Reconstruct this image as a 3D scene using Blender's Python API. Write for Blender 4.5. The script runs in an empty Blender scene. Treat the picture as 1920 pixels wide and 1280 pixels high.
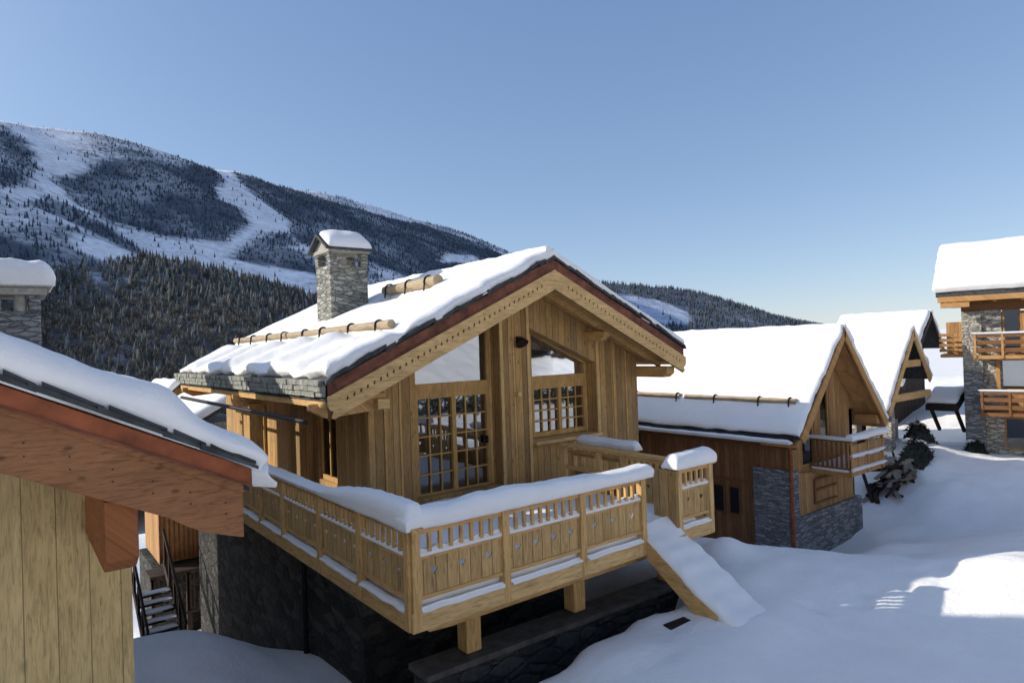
import bpy, math, random
import numpy as np
from mathutils import Vector, noise
random.seed(7); RNG = np.random.default_rng(7)
SC = bpy.context.scene; COL = SC.collection
R = math.radians

# ------------------------------------------------------------------ camera
CAMZ = 3.05
YAW, PIT, ROL, FPX = 0.90664, 0.01004, -0.033425, 1209.6
F_ = np.array([math.cos(PIT)*math.cos(YAW), math.cos(PIT)*math.sin(YAW), math.sin(PIT)])
r0 = np.array([math.sin(YAW), -math.cos(YAW), 0.]); u0 = np.cross(r0, F_)
R_ = math.cos(ROL)*r0 + math.sin(ROL)*u0; U_ = -math.sin(ROL)*r0 + math.cos(ROL)*u0
cam = bpy.data.cameras.new('camera'); co = bpy.data.objects.new('camera', cam); COL.objects.link(co)
from mathutils import Matrix
m = Matrix.Identity(4)
for i in range(3):
    m[i][0] = R_[i]; m[i][1] = U_[i]; m[i][2] = -F_[i]
m[2][3] = CAMZ
co.matrix_world = m
cam.sensor_width = 36; cam.lens = 36*FPX/1920; cam.clip_end = 30000; cam.clip_start = 0.05
SC.camera = co
def at_az(px, py):           # direction of a bearing, used to size the far ridges
    d = F_*FPX + R_*(px-960) + U_*(640-py); return d/np.linalg.norm(d)
def to_px(P):
    P = np.asarray(P, float) - [0, 0, CAMZ]
    w = P@F_; return 960+FPX*(P@R_)/w, 640-FPX*(P@U_)/w

# ------------------------------------------------------------------ light
SUN_YAW, SUN_EL = R(138.5), R(24.0)
w = bpy.data.worlds.new('World'); SC.world = w; w.use_nodes = True
nt = w.node_tree; bg = nt.nodes['Background']
sky = nt.nodes.new('ShaderNodeTexSky'); sky.sky_type = 'NISHITA'; sky.sun_disc = False
sky.sun_elevation = SUN_EL; sky.sun_rotation = math.pi/2 - SUN_YAW
sky.altitude = 1400; sky.air_density = 1.0; sky.dust_density = 0.35; sky.ozone_density = 1.6
tn = nt.nodes.new('ShaderNodeMix'); tn.data_type = 'RGBA'; tn.blend_type = 'MULTIPLY'; tn.inputs[0].default_value = 1; tn.inputs[7].default_value = (1.62, 1.90, 2.66, 1)
spx = nt.nodes.new('ShaderNodeSeparateColor'); cbx = nt.nodes.new('ShaderNodeCombineColor'); nt.links.new(sky.outputs[0], spx.inputs[0])
for i_, e_ in enumerate((.67, .61, .5)):        # soften the sky's contrast the way the film did
    pw = nt.nodes.new('ShaderNodeMath'); pw.operation = 'POWER'; pw.inputs[1].default_value = e_; nt.links.new(spx.outputs[i_], pw.inputs[0]); nt.links.new(pw.outputs[0], cbx.inputs[i_])
nt.links.new(cbx.outputs[0], tn.inputs[6]); 
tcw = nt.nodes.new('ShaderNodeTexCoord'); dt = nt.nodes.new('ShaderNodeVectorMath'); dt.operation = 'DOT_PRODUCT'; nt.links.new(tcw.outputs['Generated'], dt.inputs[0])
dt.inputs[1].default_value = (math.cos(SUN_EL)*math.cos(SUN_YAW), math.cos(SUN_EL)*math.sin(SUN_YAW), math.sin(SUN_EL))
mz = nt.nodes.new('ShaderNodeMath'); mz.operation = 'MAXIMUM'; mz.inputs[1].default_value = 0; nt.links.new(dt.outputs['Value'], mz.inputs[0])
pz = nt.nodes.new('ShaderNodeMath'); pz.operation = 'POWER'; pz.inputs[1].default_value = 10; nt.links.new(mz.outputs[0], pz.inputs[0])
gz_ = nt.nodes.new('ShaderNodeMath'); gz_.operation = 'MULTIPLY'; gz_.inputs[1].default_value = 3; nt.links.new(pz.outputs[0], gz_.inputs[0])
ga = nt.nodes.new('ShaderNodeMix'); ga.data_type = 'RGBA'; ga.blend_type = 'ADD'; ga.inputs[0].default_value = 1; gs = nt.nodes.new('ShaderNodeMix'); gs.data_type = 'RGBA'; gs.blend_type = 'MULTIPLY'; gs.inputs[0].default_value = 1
nt.links.new(gz_.outputs[0], gs.inputs[6]); gs.inputs[7].default_value = (3.4, 3.5, 3.6, 1)     # glow added around the sun to lift the ambient fill
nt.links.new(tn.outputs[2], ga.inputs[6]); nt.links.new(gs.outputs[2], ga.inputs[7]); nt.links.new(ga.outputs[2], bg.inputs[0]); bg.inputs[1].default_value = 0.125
sl = bpy.data.lights.new('sun', 'SUN'); so = bpy.data.objects.new('sun', sl); COL.objects.link(so)
sl.energy = 5.0; sl.angle = R(0.53); sl.color = (1, 0.93, 0.82)
sd = Vector((math.cos(SUN_EL)*math.cos(SUN_YAW), math.cos(SUN_EL)*math.sin(SUN_YAW), math.sin(SUN_EL)))
so.rotation_euler = sd.to_track_quat('Z', 'Y').to_euler(); so.location = sd*60
SC.view_settings.view_transform = 'Standard'; SC.view_settings.look = 'None'; SC.view_settings.exposure = 0
SC.render.engine = 'CYCLES'; SC.cycles.max_bounces = 6; SC.cycles.use_denoising = True

# ------------------------------------------------------------------ materials
class G:
    def __init__(s, name, rough=.8):
        s.m = bpy.data.materials.new(name); s.m.use_nodes = True; s.t = s.m.node_tree
        s.b = s.t.nodes['Principled BSDF']; s.b.inputs['Roughness'].default_value = rough
        s.out = s.t.nodes['Material Output']
        try: s.b.inputs['Specular IOR Level'].default_value = .25
        except Exception: pass
    def n(s, ty, **k):
        x = s.t.nodes.new(ty)
        for a, v in k.items():
            if a in ('inp',):
                for q, z in v.items(): x.inputs[q].default_value = z
            else: setattr(x, a, v)
        return x
    def l(s, a, b): s.t.links.new(a, b); return b
    def coord(s, scale=(1, 1, 1)):
        c = s.n('ShaderNodeTexCoord'); mp = s.n('ShaderNodeMapping'); mp.inputs['Scale'].default_value = scale
        s.l(c.outputs['Object'], mp.inputs[0]); return mp.outputs[0]
    def noise(s, vec, scale, detail=4, rough=.55, dist=0):
        x = s.n('ShaderNodeTexNoise', inp={'Scale': scale, 'Detail': detail, 'Roughness': rough, 'Distortion': dist}); s.l(vec, x.inputs['Vector']); return x.outputs['Fac']
    def ramp(s, fac, stops):
        x = s.n('ShaderNodeValToRGB'); e = x.color_ramp.elements
        while len(e) < len(stops): e.new(.5)
        for q, (p, c) in zip(e, stops): q.position = p; q.color = (*c, 1) if len(c) == 3 else c
        s.l(fac, x.inputs[0]); return x.outputs[0]
    def math(s, op, a, b=None):
        x = s.n('ShaderNodeMath', operation=op)
        for i, v in enumerate((a, b)):
            if v is None: continue
            if isinstance(v, (int, float)): x.inputs[i].default_value = v
            else: s.l(v, x.inputs[i])
        return x.outputs[0]
    def mix(s, fac, a, b, mode='MIX'):
        x = s.n('ShaderNodeMix', data_type='RGBA', blend_type=mode)
        for i, v in ((0, fac), (6, a), (7, b)):
            if isinstance(v, (int, float)): x.inputs[i].default_value = v
            elif isinstance(v, tuple): x.inputs[i].default_value = (*v, 1)
            else: s.l(v, x.inputs[i])
        return x.outputs[2]
    def color(s, c): s.l(c, s.b.inputs['Base Color'])
    def bump(s, h, strength=.3, dist=.02):
        x = s.n('ShaderNodeBump', inp={'Strength': strength, 'Distance': dist}); s.l(h, x.inputs['Height']); s.l(x.outputs[0], s.b.inputs['Normal'])
def sc(c, k): return tuple(min(1, x*k) for x in c)

def wood(name, c, plank=None, grain='z', knots=.5, var=.35, horiz=False, rough=.75, grey=0., gs=1., ks=1., gap=1.):
    """sawn timber: grain along one axis; optional vertical (or horizontal) boards of a width"""
    g = G(name, rough)
    tc = g.n('ShaderNodeTexCoord'); sp = g.n('ShaderNodeSeparateXYZ'); g.l(tc.outputs['Object'], sp.inputs[0])
    X, Y, Z = sp.outputs
    across = g.math('ADD', X, Y); along = Z
    if horiz: across, along = Z, g.math('ADD', X, Y)
    if not plank:
        along = {'x': X, 'y': Y, 'z': Z}[grain]
        across = {'x': g.math('ADD', Y, Z), 'y': g.math('ADD', X, Z), 'z': g.math('ADD', X, Y)}[grain]
    pv = None
    if plank:
        q = g.math('DIVIDE', across, plank); idx = g.math('FLOOR', q)
        wn = g.n('ShaderNodeTexWhiteNoise', noise_dimensions='1D'); g.l(idx, wn.inputs['W']); pv = wn.outputs['Value']
        fr = g.math('FRACT', q); edge = g.math('ABSOLUTE', g.math('SUBTRACT', fr, .5))   # .5 at the joint
    cb = g.n('ShaderNodeCombineXYZ'); g.l(across, cb.inputs[0]); g.l(g.math('MULTIPLY', along, .09), cb.inputs[1])
    if pv: g.l(g.math('MULTIPLY', pv, 37.), cb.inputs[2])
    grainf = g.noise(cb.outputs[0], 30*gs, 7, .68, 1.2)
    cb2 = g.n('ShaderNodeCombineXYZ'); g.l(across, cb2.inputs[0]); g.l(g.math('MULTIPLY', along, .35), cb2.inputs[1])
    if pv: g.l(g.math('MULTIPLY', pv, 11.), cb2.inputs[2])
    blot = g.noise(cb2.outputs[0], 3.2, 3, .6, .4)
    base = g.ramp(grainf, [(.3, sc(c, .5)), (.5, c), (.7, sc(c, 1.25))])
    base = g.mix(g.ramp(blot, [(.35, (0, 0, 0)), (.7, (1, 1, 1))]), base, g.mix(1., base, (0.80, 0.78, 0.76), 'MULTIPLY'))
    if pv:
        base = g.mix(1., base, g.ramp(pv, [(0, sc((1, 1, 1), 1-var)), (1, (1, 1, 1))]), 'MULTIPLY')
    if knots:
        vo = g.n('ShaderNodeTexVoronoi', inp={'Scale': 1., 'Randomness': 1.})
        cb3 = g.n('ShaderNodeCombineXYZ'); g.l(g.math('MULTIPLY', across, 6.5*ks), cb3.inputs[0]); g.l(g.math('MULTIPLY', along, 3.2*ks), cb3.inputs[1])
        g.l(cb3.outputs[0], vo.inputs['Vector'])
        kf = g.ramp(vo.outputs['Distance'], [(.08, (knots,)*3), (.19, (0, 0, 0))])
        base = g.mix(kf, base, sc(c, .22))
    if grey: base = g.mix(g.ramp(g.noise(cb2.outputs[0], 1.3, 4, .6), [(.4, (0, 0, 0)), (.75, (grey,)*3)]), base, (.2, .185, .165))
    h = grainf
    if plank:
        gap = g.ramp(edge, [(.455 if gap == 1 else .48, (0, 0, 0)), (.492, (gap,)*3)])
        base = g.mix(gap, base, sc(c, .18))
        h = g.math('SUBTRACT', g.math('MULTIPLY', grainf, .25), gap)
    g.color(base); g.bump(h, .45, .012 if plank else .004)
    return g.m

def snowmat(name, tint=(.92, .90, .87), bs=.4, crust=False):
    g = G(name, .55); v = g.coord()
    n1 = g.noise(v, 1.7, 5, .55); n2 = g.noise(v, 22, 4, .6)
    g.color(g.ramp(n1, [(.3, sc(tint, .95)), (.7, tint)]))
    g.bump(g.math('ADD', g.math('MULTIPLY', n1, 1.), g.math('ADD', g.math('MULTIPLY', n2, .2), g.math('MULTIPLY', g.noise(v, 90, 3, .7), .06))), bs, .10)
    return g.m

def stone(name, c1, c2, sx=2.2, sz=5., dark=(.03, .03, .03), lichen=None, bs=1.):
    """coursed rubble masonry"""
    g = G(name, .9); tc = g.n('ShaderNodeTexCoord'); sp = g.n('ShaderNodeSeparateXYZ'); g.l(tc.outputs['Object'], sp.inputs[0])
    cb = g.n('ShaderNodeCombineXYZ'); g.l(g.math('MULTIPLY', sp.outputs[0], sx), cb.inputs[0]); g.l(g.math('MULTIPLY', sp.outputs[1], sx), cb.inputs[1]); g.l(g.math('MULTIPLY', sp.outputs[2], sz), cb.inputs[2])
    wob = g.n('ShaderNodeTexNoise', inp={'Scale': 1.4, 'Detail': 2.}); g.l(cb.outputs[0], wob.inputs['Vector'])
    vm = g.n('ShaderNodeVectorMath', operation='MULTIPLY_ADD'); g.l(wob.outputs['Color'], vm.inputs[0]); vm.inputs[1].default_value = (.5, .5, .5); g.l(cb.outputs[0], vm.inputs[2])
    vo = g.n('ShaderNodeTexVoronoi', feature='F1', distance='CHEBYCHEV', inp={'Scale': 1.}); g.l(vm.outputs[0], vo.inputs['Vector'])
    v2 = g.n('ShaderNodeTexVoronoi', feature='DISTANCE_TO_EDGE', inp={'Scale': 1.}); g.l(vm.outputs[0], v2.inputs['Vector'])
    bw = g.n('ShaderNodeRGBToBW'); g.l(vo.outputs['Color'], bw.inputs[0])
    col = g.ramp(bw.outputs[0], [(.2, c1), (.8, c2)])
    fine = g.noise(tc.outputs['Object'], 14, 5, .65)
    col = g.mix(1., col, g.ramp(fine, [(.3, (.62, .62, .62)), (.7, (1.1, 1.1, 1.1))]), 'MULTIPLY')
    if lichen: col = g.mix(g.ramp(g.noise(tc.outputs['Object'], 4, 4, .6), [(.5, (0, 0, 0)), (.66, (.7, .7, .7))]), col, lichen)
    e = g.ramp(v2.outputs['Distance'], [(.0, (1, 1, 1)), (.07, (0, 0, 0))])
    col = g.mix(e, col, dark); g.color(col)
    g.bump(g.math('ADD', g.math('MULTIPLY', g.math('MINIMUM', v2.outputs['Distance'], .16), 5.), g.math('MULTIPLY', fine, .35)), bs, .035)
    return g.m

def plain(name, c, rough=.6, metal=0, nz=.25, scale=12):
    g = G(name, rough); v = g.coord(); n = g.noise(v, scale, 4)
    g.color(g.ramp(n, [(.3, sc(c, 1-nz)), (.7, sc(c, 1+nz))])); g.b.inputs['Metallic'].default_value = metal
    g.bump(n, .2, .004); return g.m

def glassmat(name, refl=.45, tint=(.02, .025, .03), a=.15):
    g = G(name, .03)
    gl = g.n('ShaderNodeBsdfGlossy', inp={'Roughness': .025, 'Color': (.66, .69, .73, 1)}); tr = g.n('ShaderNodeBsdfTransparent', inp={'Color': (.35, .37, .4, 1)})
    nz = g.noise(g.coord(), 1.1, 2); bp = g.n('ShaderNodeBump', inp={'Strength': .05, 'Distance': .08}); g.l(nz, bp.inputs['Height']); g.l(bp.outputs[0], gl.inputs['Normal'])
    fr = g.n('ShaderNodeFresnel', inp={'IOR': 1.5}); f = g.math('ADD', g.math('MULTIPLY', fr.outputs[0], .8), refl)
    mx = g.n('ShaderNodeMixShader'); g.l(f, mx.inputs[0]); g.l(tr.outputs[0], mx.inputs[1]); g.l(gl.outputs[0], mx.inputs[2]); g.l(mx.outputs[0], g.out.inputs[0]); return g.m

def attrmat(name, rough=.9, bump=None):
    g = G(name, rough); a = g.n('ShaderNodeAttribute', attribute_name='Col'); 
    if bump:
        n = g.noise(g.coord(), bump[0], 6, .65); g.color(g.mix(1., a.outputs[0], g.ramp(n, [(.3, (.8, .8, .8)), (.7, (1.1, 1.1, 1.1))]), 'MULTIPLY')); g.bump(n, bump[1], bump[2])
    else: g.color(a.outputs[0])
    g.b.inputs['Specular IOR Level'].default_value = .05
    return g.m

def mountmat():
    g = G('mountain side', .9); a = g.n('ShaderNodeAttribute', attribute_name='Col'); v = g.coord()
    n = g.noise(v, .02, 6, .65); c = g.mix(1., a.outputs[0], g.ramp(n, [(.3, (.82, .82, .82)), (.7, (1.1, 1.1, 1.1))]), 'MULTIPLY')
    sp = g.ramp(g.noise(v, .085, 6, .75), [(.47, (0, 0, 0)), (.56, (.72, .72, .72))]); sp2 = g.ramp(g.noise(v, .006, 3, .6), [(.33, (.1, .1, .1)), (.52, (1, 1, 1))])
    c = g.mix(g.math('MULTIPLY', g.math('MULTIPLY', sp, sp2), a.outputs['Alpha']), c, (.10, .115, .13)); g.color(c); g.bump(n, .6, 8.); g.b.inputs['Specular IOR Level'].default_value = .05
    return g.m
TAN = (.66, .40, .155); TAN2 = (.71, .46, .20); RED = (.20, .062, .022)
M = dict(
    wall=wood('larch boards', (.61, .36, .125), plank=.19, knots=.65, var=.42, grey=.35),
    beam_x=wood('larch beam x', TAN, grain='x', knots=.35), beam_y=wood('larch beam y', TAN, grain='y', knots=.35), beam_z=wood('larch post', TAN, grain='z', knots=.35),
    trim_x=wood('pale larch x', TAN2, grain='x', knots=.3), trim_z=wood('pale larch z', TAN2, grain='z', knots=.3),
    frame=wood('window frame wood', (.56, .33, .115), grain='z', knots=.1),
    panel=wood('railing boards', (.65, .41, .17), plank=.17, knots=.3, var=.22),
    redboard=plain('rusty flashing', (.17, .058, .032), .6, 0, .5, 5),
    copper=plain('copper flashing', (.26, .075, .03), .55, .15, .45, 6),
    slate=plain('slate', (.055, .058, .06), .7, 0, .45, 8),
    slatelit=plain('sunlit slate tone', (.27, .275, .24), .8, 0, .45, 9),  # slate lightened in colour so the eave edge looks sunlit
    snow=snowmat('roof snow'), snow2=snowmat('rail snow', bs=.25), ground=snowmat('ground snow', (.95, .92, .88), .6),
    log=wood('peeled log', (.42, .33, .21), grain='y', knots=.3), iron=plain('iron', (.02, .02, .022), .5, .5),
    chim=stone('chimney rubble', (.20, .20, .175), (.46, .45, .40), 3.4, 11., (.11, .11, .10), (.46, .44, .33)),
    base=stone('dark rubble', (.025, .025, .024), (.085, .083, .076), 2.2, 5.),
    stoneg=stone('grey rubble', (.19, .195, .20), (.38, .38, .37), 3.2, 13., (.10, .10, .10)),
    stonel=stone('light rubble', (.34, .32, .27), (.58, .55, .46), 4., 9., (.16, .15, .13)),
    mortar=plain('rendered cap', (.38, .36, .31), .9),
    hl_wall=wood('weathered wide boards', (.62, .45, .20), plank=.165, knots=.75, var=.3, grey=.2, gs=1.8, ks=.9, gap=.8),
    hl_beam=wood('varnished larch board', (.31, .14, .062), grain='x', knots=.7, gs=2.6, ks=2.1), hl_pur=wood('varnished purlin', (.30, .11, .038), grain='y', knots=.6, gs=2.6, ks=1.6),
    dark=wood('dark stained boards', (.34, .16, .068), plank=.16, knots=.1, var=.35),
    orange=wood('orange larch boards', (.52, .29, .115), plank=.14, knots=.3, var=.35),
    orange_b=wood('orange larch beam', (.50, .27, .10), grain='y', knots=.3),
    brown=wood('brown beam', (.22, .10, .04), grain='x', knots=.3),
    old=wood('old barn boards', (.055, .035, .025), plank=.2, knots=0, var=.5),
    hedge=plain('hedge leaves', (.03, .04, .03), .8), oldg=wood('greyed boards', (.26, .22, .17), grain='x', knots=.2), black=plain('dark interior', (.012, .012, .014), .8), navy=plain('navy upholstery', (.02, .03, .10), .9),  # black: the darkness of unlit rooms put into the colour
    curtain=plain('pale curtain', (.55, .55, .53), .9), glass=glassmat('window glass', .42), glassd=glassmat('dim window glass', .08),
    rock=stone('boulder', (.08, .08, .075), (.15, .15, .14), 1.3, 1.3, (.05, .05, .05)), ledge=plain('grey ledge boards', (.10, .09, .078), .85, 0, .35, 5),
    tree=attrmat('conifers'), mount=mountmat(), pale=plain('pale render', (.45, .44, .41), .9),
    mug=plain('white crockery', (.8, .8, .78), .4),
)

# ------------------------------------------------------------------ object helpers
OFF = {}
def root_of(o):
    while o.parent: o = o.parent
    return o
def thing(name, label, cat, loc=(0, 0, 0), rz=0, group=None, local=False):
    o = bpy.data.objects.new(name, None); COL.objects.link(o); o.location = loc; o.rotation_euler = (0, 0, rz)
    o.empty_display_size = .3
    o['label'] = label; o['category'] = cat
    if group: o['group'] = group
    OFF[o.name] = (0, 0, 0) if local else tuple(loc)
    return o
def tag(o, label, cat, group=None):
    o['label'] = label; o['category'] = cat
    if group: o['group'] = group
    return o
class MB:
    def __init__(s): s.v = []; s.f = []; s.sm = []
    def add(s, vs, fs, smooth=False):
        k = len(s.v); s.v += [tuple(map(float, q)) for q in vs]; s.f += [tuple(k+i for i in f) for f in fs]; s.sm += [smooth]*len(fs); return s
    def box(s, x0, x1, y0, y1, z0, z1):
        return s.add([(x, y, z) for z in (z0, z1) for y in (y0, y1) for x in (x0, x1)], [(0, 2, 3, 1), (4, 5, 7, 6), (0, 1, 5, 4), (2, 6, 7, 3), (0, 4, 6, 2), (1, 3, 7, 5)])
    def beam(s, a, b, w, h, up=(0, 0, 1)):
        """rectangular bar from a to b, h along up"""
        a, b = Vector(a), Vector(b); d = (b-a).normalized(); u = Vector(up); sd_ = d.cross(u).normalized(); u = sd_.cross(d).normalized()
        vs = [p + sd_*(w/2*i) + u*(h/2*j) for p in (a, b) for i, j in ((-1, -1), (1, -1), (1, 1), (-1, 1))]
        return s.add(vs, [(3, 2, 1, 0), (4, 5, 6, 7), (0, 1, 5, 4), (1, 2, 6, 5), (2, 3, 7, 6), (3, 0, 4, 7)])
    def prism(s, pts, d):
        """polygon pts extruded by vector d"""
        n = len(pts); d = Vector(d); vs = [Vector(p) for p in pts] + [Vector(p)+d for p in pts]
        return s.add(vs, [tuple(range(n))[::-1], tuple(range(n, 2*n))] + [(i, (i+1) % n, n+(i+1) % n, n+i) for i in range(n)])
    def cyl(s, a, b, r, n=12, r2=None, wob=0):
        a, b = Vector(a), Vector(b); d = (b-a).normalized(); q = d.orthogonal().normalized(); e = d.cross(q); r2 = r if r2 is None else r2
        segs = 1 if not wob else 10; vs = []; fs = []
        for k in range(segs+1):
            t = k/segs; p = a.lerp(b, t); rr = (r+(r2-r)*t)*(1+wob*noise.noise(p*1.7))
            vs += [p + (q*math.cos(i*2*math.pi/n)+e*math.sin(i*2*math.pi/n))*rr for i in range(n)]
        for k in range(segs):
            fs += [(k*n+i, k*n+(i+1) % n, (k+1)*n+(i+1) % n, (k+1)*n+i) for i in range(n)]
        s.add(vs, fs, True); s.add(vs[:n][::-1], [tuple(range(n))]); return s.add(vs[-n:], [tuple(range(n))])
    def build(s, name, mat, parent=None, bevel=0, label=None):
        me = bpy.data.meshes.new(name)
        off = OFF.get(root_of(parent).name, (0, 0, 0)) if parent else (0, 0, 0)
        me.from_pydata([(x-off[0], y-off[1], z-off[2]) for x, y, z in s.v], [], s.f)
        me.polygons.foreach_set('use_smooth', s.sm); me.materials.append(mat); me.update()
        o = bpy.data.objects.new(name, me); COL.objects.link(o)
        if parent: o.parent = parent
        if bevel:
            md = o.modifiers.new('b', 'BEVEL'); md.width = bevel; md.segments = 2; md.limit_method = 'ANGLE'; md.angle_limit = R(40)
        if label: o['label'] = label
        return o
def nz(x, y, s=1., z=0.): return noise.noise(Vector((x*s, y*s, z)))
def sheet(name, mat, parent, outer, holes, thick, origin, ex, ey, label=None):
    """flat board with real cut-outs: filled 2D curve turned into a mesh, laid in the plane (ex, ey) from origin"""
    cu = bpy.data.curves.new(name, 'CURVE'); cu.dimensions = '2D'; cu.fill_mode = 'BOTH'; cu.extrude = thick/2
    for poly in [outer]+holes:
        sp = cu.splines.new('POLY'); sp.points.add(len(poly)-1); sp.use_cyclic_u = True
        for p, q in zip(sp.points, poly): p.co = (q[0], q[1], 0, 1)
    t = bpy.data.objects.new(name, cu); COL.objects.link(t)
    dg = bpy.context.evaluated_depsgraph_get(); me = bpy.data.meshes.new_from_object(t.evaluated_get(dg))
    bpy.data.objects.remove(t); bpy.data.curves.remove(cu)
    off = Vector(OFF.get(root_of(parent).name, (0, 0, 0))); ex, ey = Vector(ex), Vector(ey); ez = ex.cross(ey); o0 = Vector(origin)
    for v in me.vertices: c = v.co.copy(); v.co = o0 + ex*c.x + ey*c.y + ez*c.z - off
    me.materials.clear(); me.materials.append(mat)
    o = bpy.data.objects.new(name, me); COL.objects.link(o); o.parent = parent
    if label: o['label'] = label
    return o
def heart(cx, cy, s):
    return [(cx+s*.062*math.sin(t)**3*16/16*1.0, cy+s*.062*(13*math.cos(t)-5*math.cos(2*t)-2*math.cos(3*t)-math.cos(4*t))/16) for t in [2*math.pi*i/14 for i in range(14)]]

def slab(name, mat, parent, P0, U, V, T, r=.28, nu=60, nv=40, jit=.05, seed=0., extra=None, open_u0=False, open_v=(0, 0), out=.06, label=None, up=None):
    """a rounded layer of snow over the parallelogram P0, U, V; T = thickness or T(u, v) in metres"""
    P0, U, V = Vector(P0), Vector(U), Vector(V); lu, lv = U.length, V.length; eu, ev = U/lu, V/lv
    n = up or eu.cross(ev).normalized(); n = Vector(n)
    if n.z < 0: n = -n
    def sp(k, L):   # dense near the borders
        a = [0, .02, .06, .12, .2, .3]; a = [q*r/.3*1.0 for q in a]; a = [q for q in a if q < L*.45]
        mid = np.linspace(a[-1], L-a[-1], max(3, k))[1:-1]; return a + list(mid) + [L-q for q in a[::-1]]
    us, vs_ = sp(nu, lu), sp(nv, lv); vs = []
    f = lambda d: math.sqrt(max(0, 1-(1-min(max(d, 0)/r, 1))**2))
    for u in us:
        for v in vs_:
            du0, du1, dv0, dv1 = u, lu-u, v, lv-v
            a = (1 if open_u0 else f(du0))*f(du1)*(1 if open_v[0] else f(dv0))*(1 if open_v[1] else f(dv1))
            t = (T(u, v) if callable(T) else T)
            t = t*a*(1+.13*nz(u, v, .9, seed)+.09*nz(u, v, 3.1, seed+2)+.05*nz(u, v, 8., seed+4)) + .006
            p = P0+eu*u+ev*v
            # wavy outline and slight overhang of the border
            e = math.exp(-min(du0, du1, dv0, dv1)/.22)
            if not open_v[0] or dv0 > .4:
                jx = jit*e*(nz(u*1.9, v*1.9, 1, seed+5)+.5*nz(u*5, v*5, 1, seed+9))
                dirv = (eu*(-1 if du0 < .45 else (1 if du1 < .45 else 0)) + ev*(-1 if dv0 < .45 else (1 if dv1 < .45 else 0)))
                bul = out*math.sin(math.pi*min(1, a))*e
                p = p + dirv*(jx+bul)
            if extra: t += extra(u, v)*a
            vs.append(p+n*t)
    NV = len(vs_); fs = [(i*NV+j, (i+1)*NV+j, (i+1)*NV+j+1, i*NV+j+1) for i in range(len(us)-1) for j in range(NV-1)]
    k = len(vs); border = [j for j in range(NV)] + [i*NV+NV-1 for i in range(1, len(us))] + [(len(us)-1)*NV+j for j in range(NV-2, -1, -1)] + [i*NV for i in range(len(us)-2, 0, -1)]
    for b in border: vs.append(vs[b]-n*.03)
    L = len(border); fs += [(border[i], border[(i+1) % L], k+(i+1) % L, k+i) for i in range(L)]; fs.append(tuple(range(k, k+L)))
    mb = MB(); mb.add(vs, fs, True)
    # consistent facing
    return mb.build(name, mat, parent, label=label)

# ================================================================== MAIN CHALET (world metres; z=0 is its deck)
XR, S = 9.05, .46
XL, XE, Y0, Y1 = 4.05, 13.35, 10.1, 21.3
def zs(X, top=4.95): return top - S*abs(X-XR)
H1 = thing('timber_chalet', 'large pale larch chalet with snowy gable roof, stone chimney and wide front deck', 'chalet', (8.3, 11.2, -4.5))
wf, wr = 11.22, 11.6
# front boards: left panel, centre column, right panel, header over the right window, under-window wall
def poly_front(name, pts, y0, y1, parent=H1, mat=None):
    b = MB(); b.prism([(x, y0, z) for x, z in pts], (0, y1-y0, 0)); return b.build(name, mat or M['wall'], parent, .006)
so_ = lambda X: 4.47 - S*abs(X-XR)       # soffit
FB = -.35
poly_front('wall', [(5.3, FB), (6.3, FB), (6.3, so_(6.3)), (5.3, so_(5.3))], wf, 11.75)
poly_front('wall', [(8.42, FB), (9.26, FB), (9.26, so_(9.26)), (XR, so_(XR)), (8.42, so_(8.42))], wf-.003, 11.75)
poly_front('wall', [(11.36, FB), (12.86, FB), (12.86, so_(12.86)), (11.36, so_(11.36))], wf, 11.75)
poly_front('wall', [(9.26, FB), (11.36, FB), (11.36, .86), (9.26, .86)], wf+.002, 11.75)
poly_front('wall', [(9.26, 3.50), (11.36, 2.62), (11.36, so_(11.36)), (9.26, so_(9.26))], wf+.002, 11.75)
poly_front('wall', [(6.3, FB), (8.42, FB), (8.42, .1), (6.3, .1)], wf+.1, 11.75)
poly_front('wall', [(6.3, 2.68), (8.42, 3.62), (8.42, so_(8.42)), (6.3, so_(6.3))], wf+.2, 11.75)
# cover battens and boards standing proud
b = MB(); b.box(8.42, 8.5, wf-.03, wf-.004, FB, so_(8.45)-.02); b.box(9.18, 9.26, wf-.03, wf-.004, FB, so_(9.2)-.02)
b.box(11.36, 11.46, wf-.03, wf-.001, FB, so_(11.45)-.02); b.build('corner_trim', M['trim_z'], H1, .005)
for x in (5.62, 5.95, 8.78, 11.95, 12.4):
    b = MB(); b.box(x, x+.045, wf-.02, wf-.004, FB, so_(x+.03 if x > XR else x)-.03); b.build('batten', M['beam_z'], H1, .004)
# side walls + back + floor
LW = 5.3
b = MB(); b.box(LW, LW+.2, 11.75, 12.75, FB, 2.7); b.box(LW, LW+.2, 12.75, 13.75, FB, .35); b.box(LW, LW+.2, 12.75, 13.75, 1.75, 2.7); b.box(LW, LW+.2, 13.75, 21, FB, 2.7)
b.build('side_wall', M['wall'], H1)
b = MB(); b.box(12.66, 12.86, 11.75, 21, FB, 2.65); b.build('side_wall', M['wall'], H1)
b = MB(); b.prism([(LW, 21, FB), (12.86, 21, FB), (12.86, 21, so_(12.86)), (XR, 21, so_(XR)), (LW, 21, so_(LW))], (0, .2, 0)); b.build('rear_wall', M['wall'], H1)
b = MB(); b.box(LW+.25, 12.6, 11.8, 20.9, -.06, 0); b.build('floor_boards', M['beam_x'], H1)
b = MB(); b.box(LW+.22, LW+.25, 11.8, 20.9, 0, 2.6); b.box(12.6, 12.63, 11.8, 20.9, 0, 2.6); b.prism([(LW+.3, 17, 0), (12.55, 17, 0), (12.55, 17, 2.7), (XR, 17, 4.4), (LW+.3, 17, 2.6)], (0, .1, 0)); b.build('inner_wall', M['black'], H1)
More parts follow.
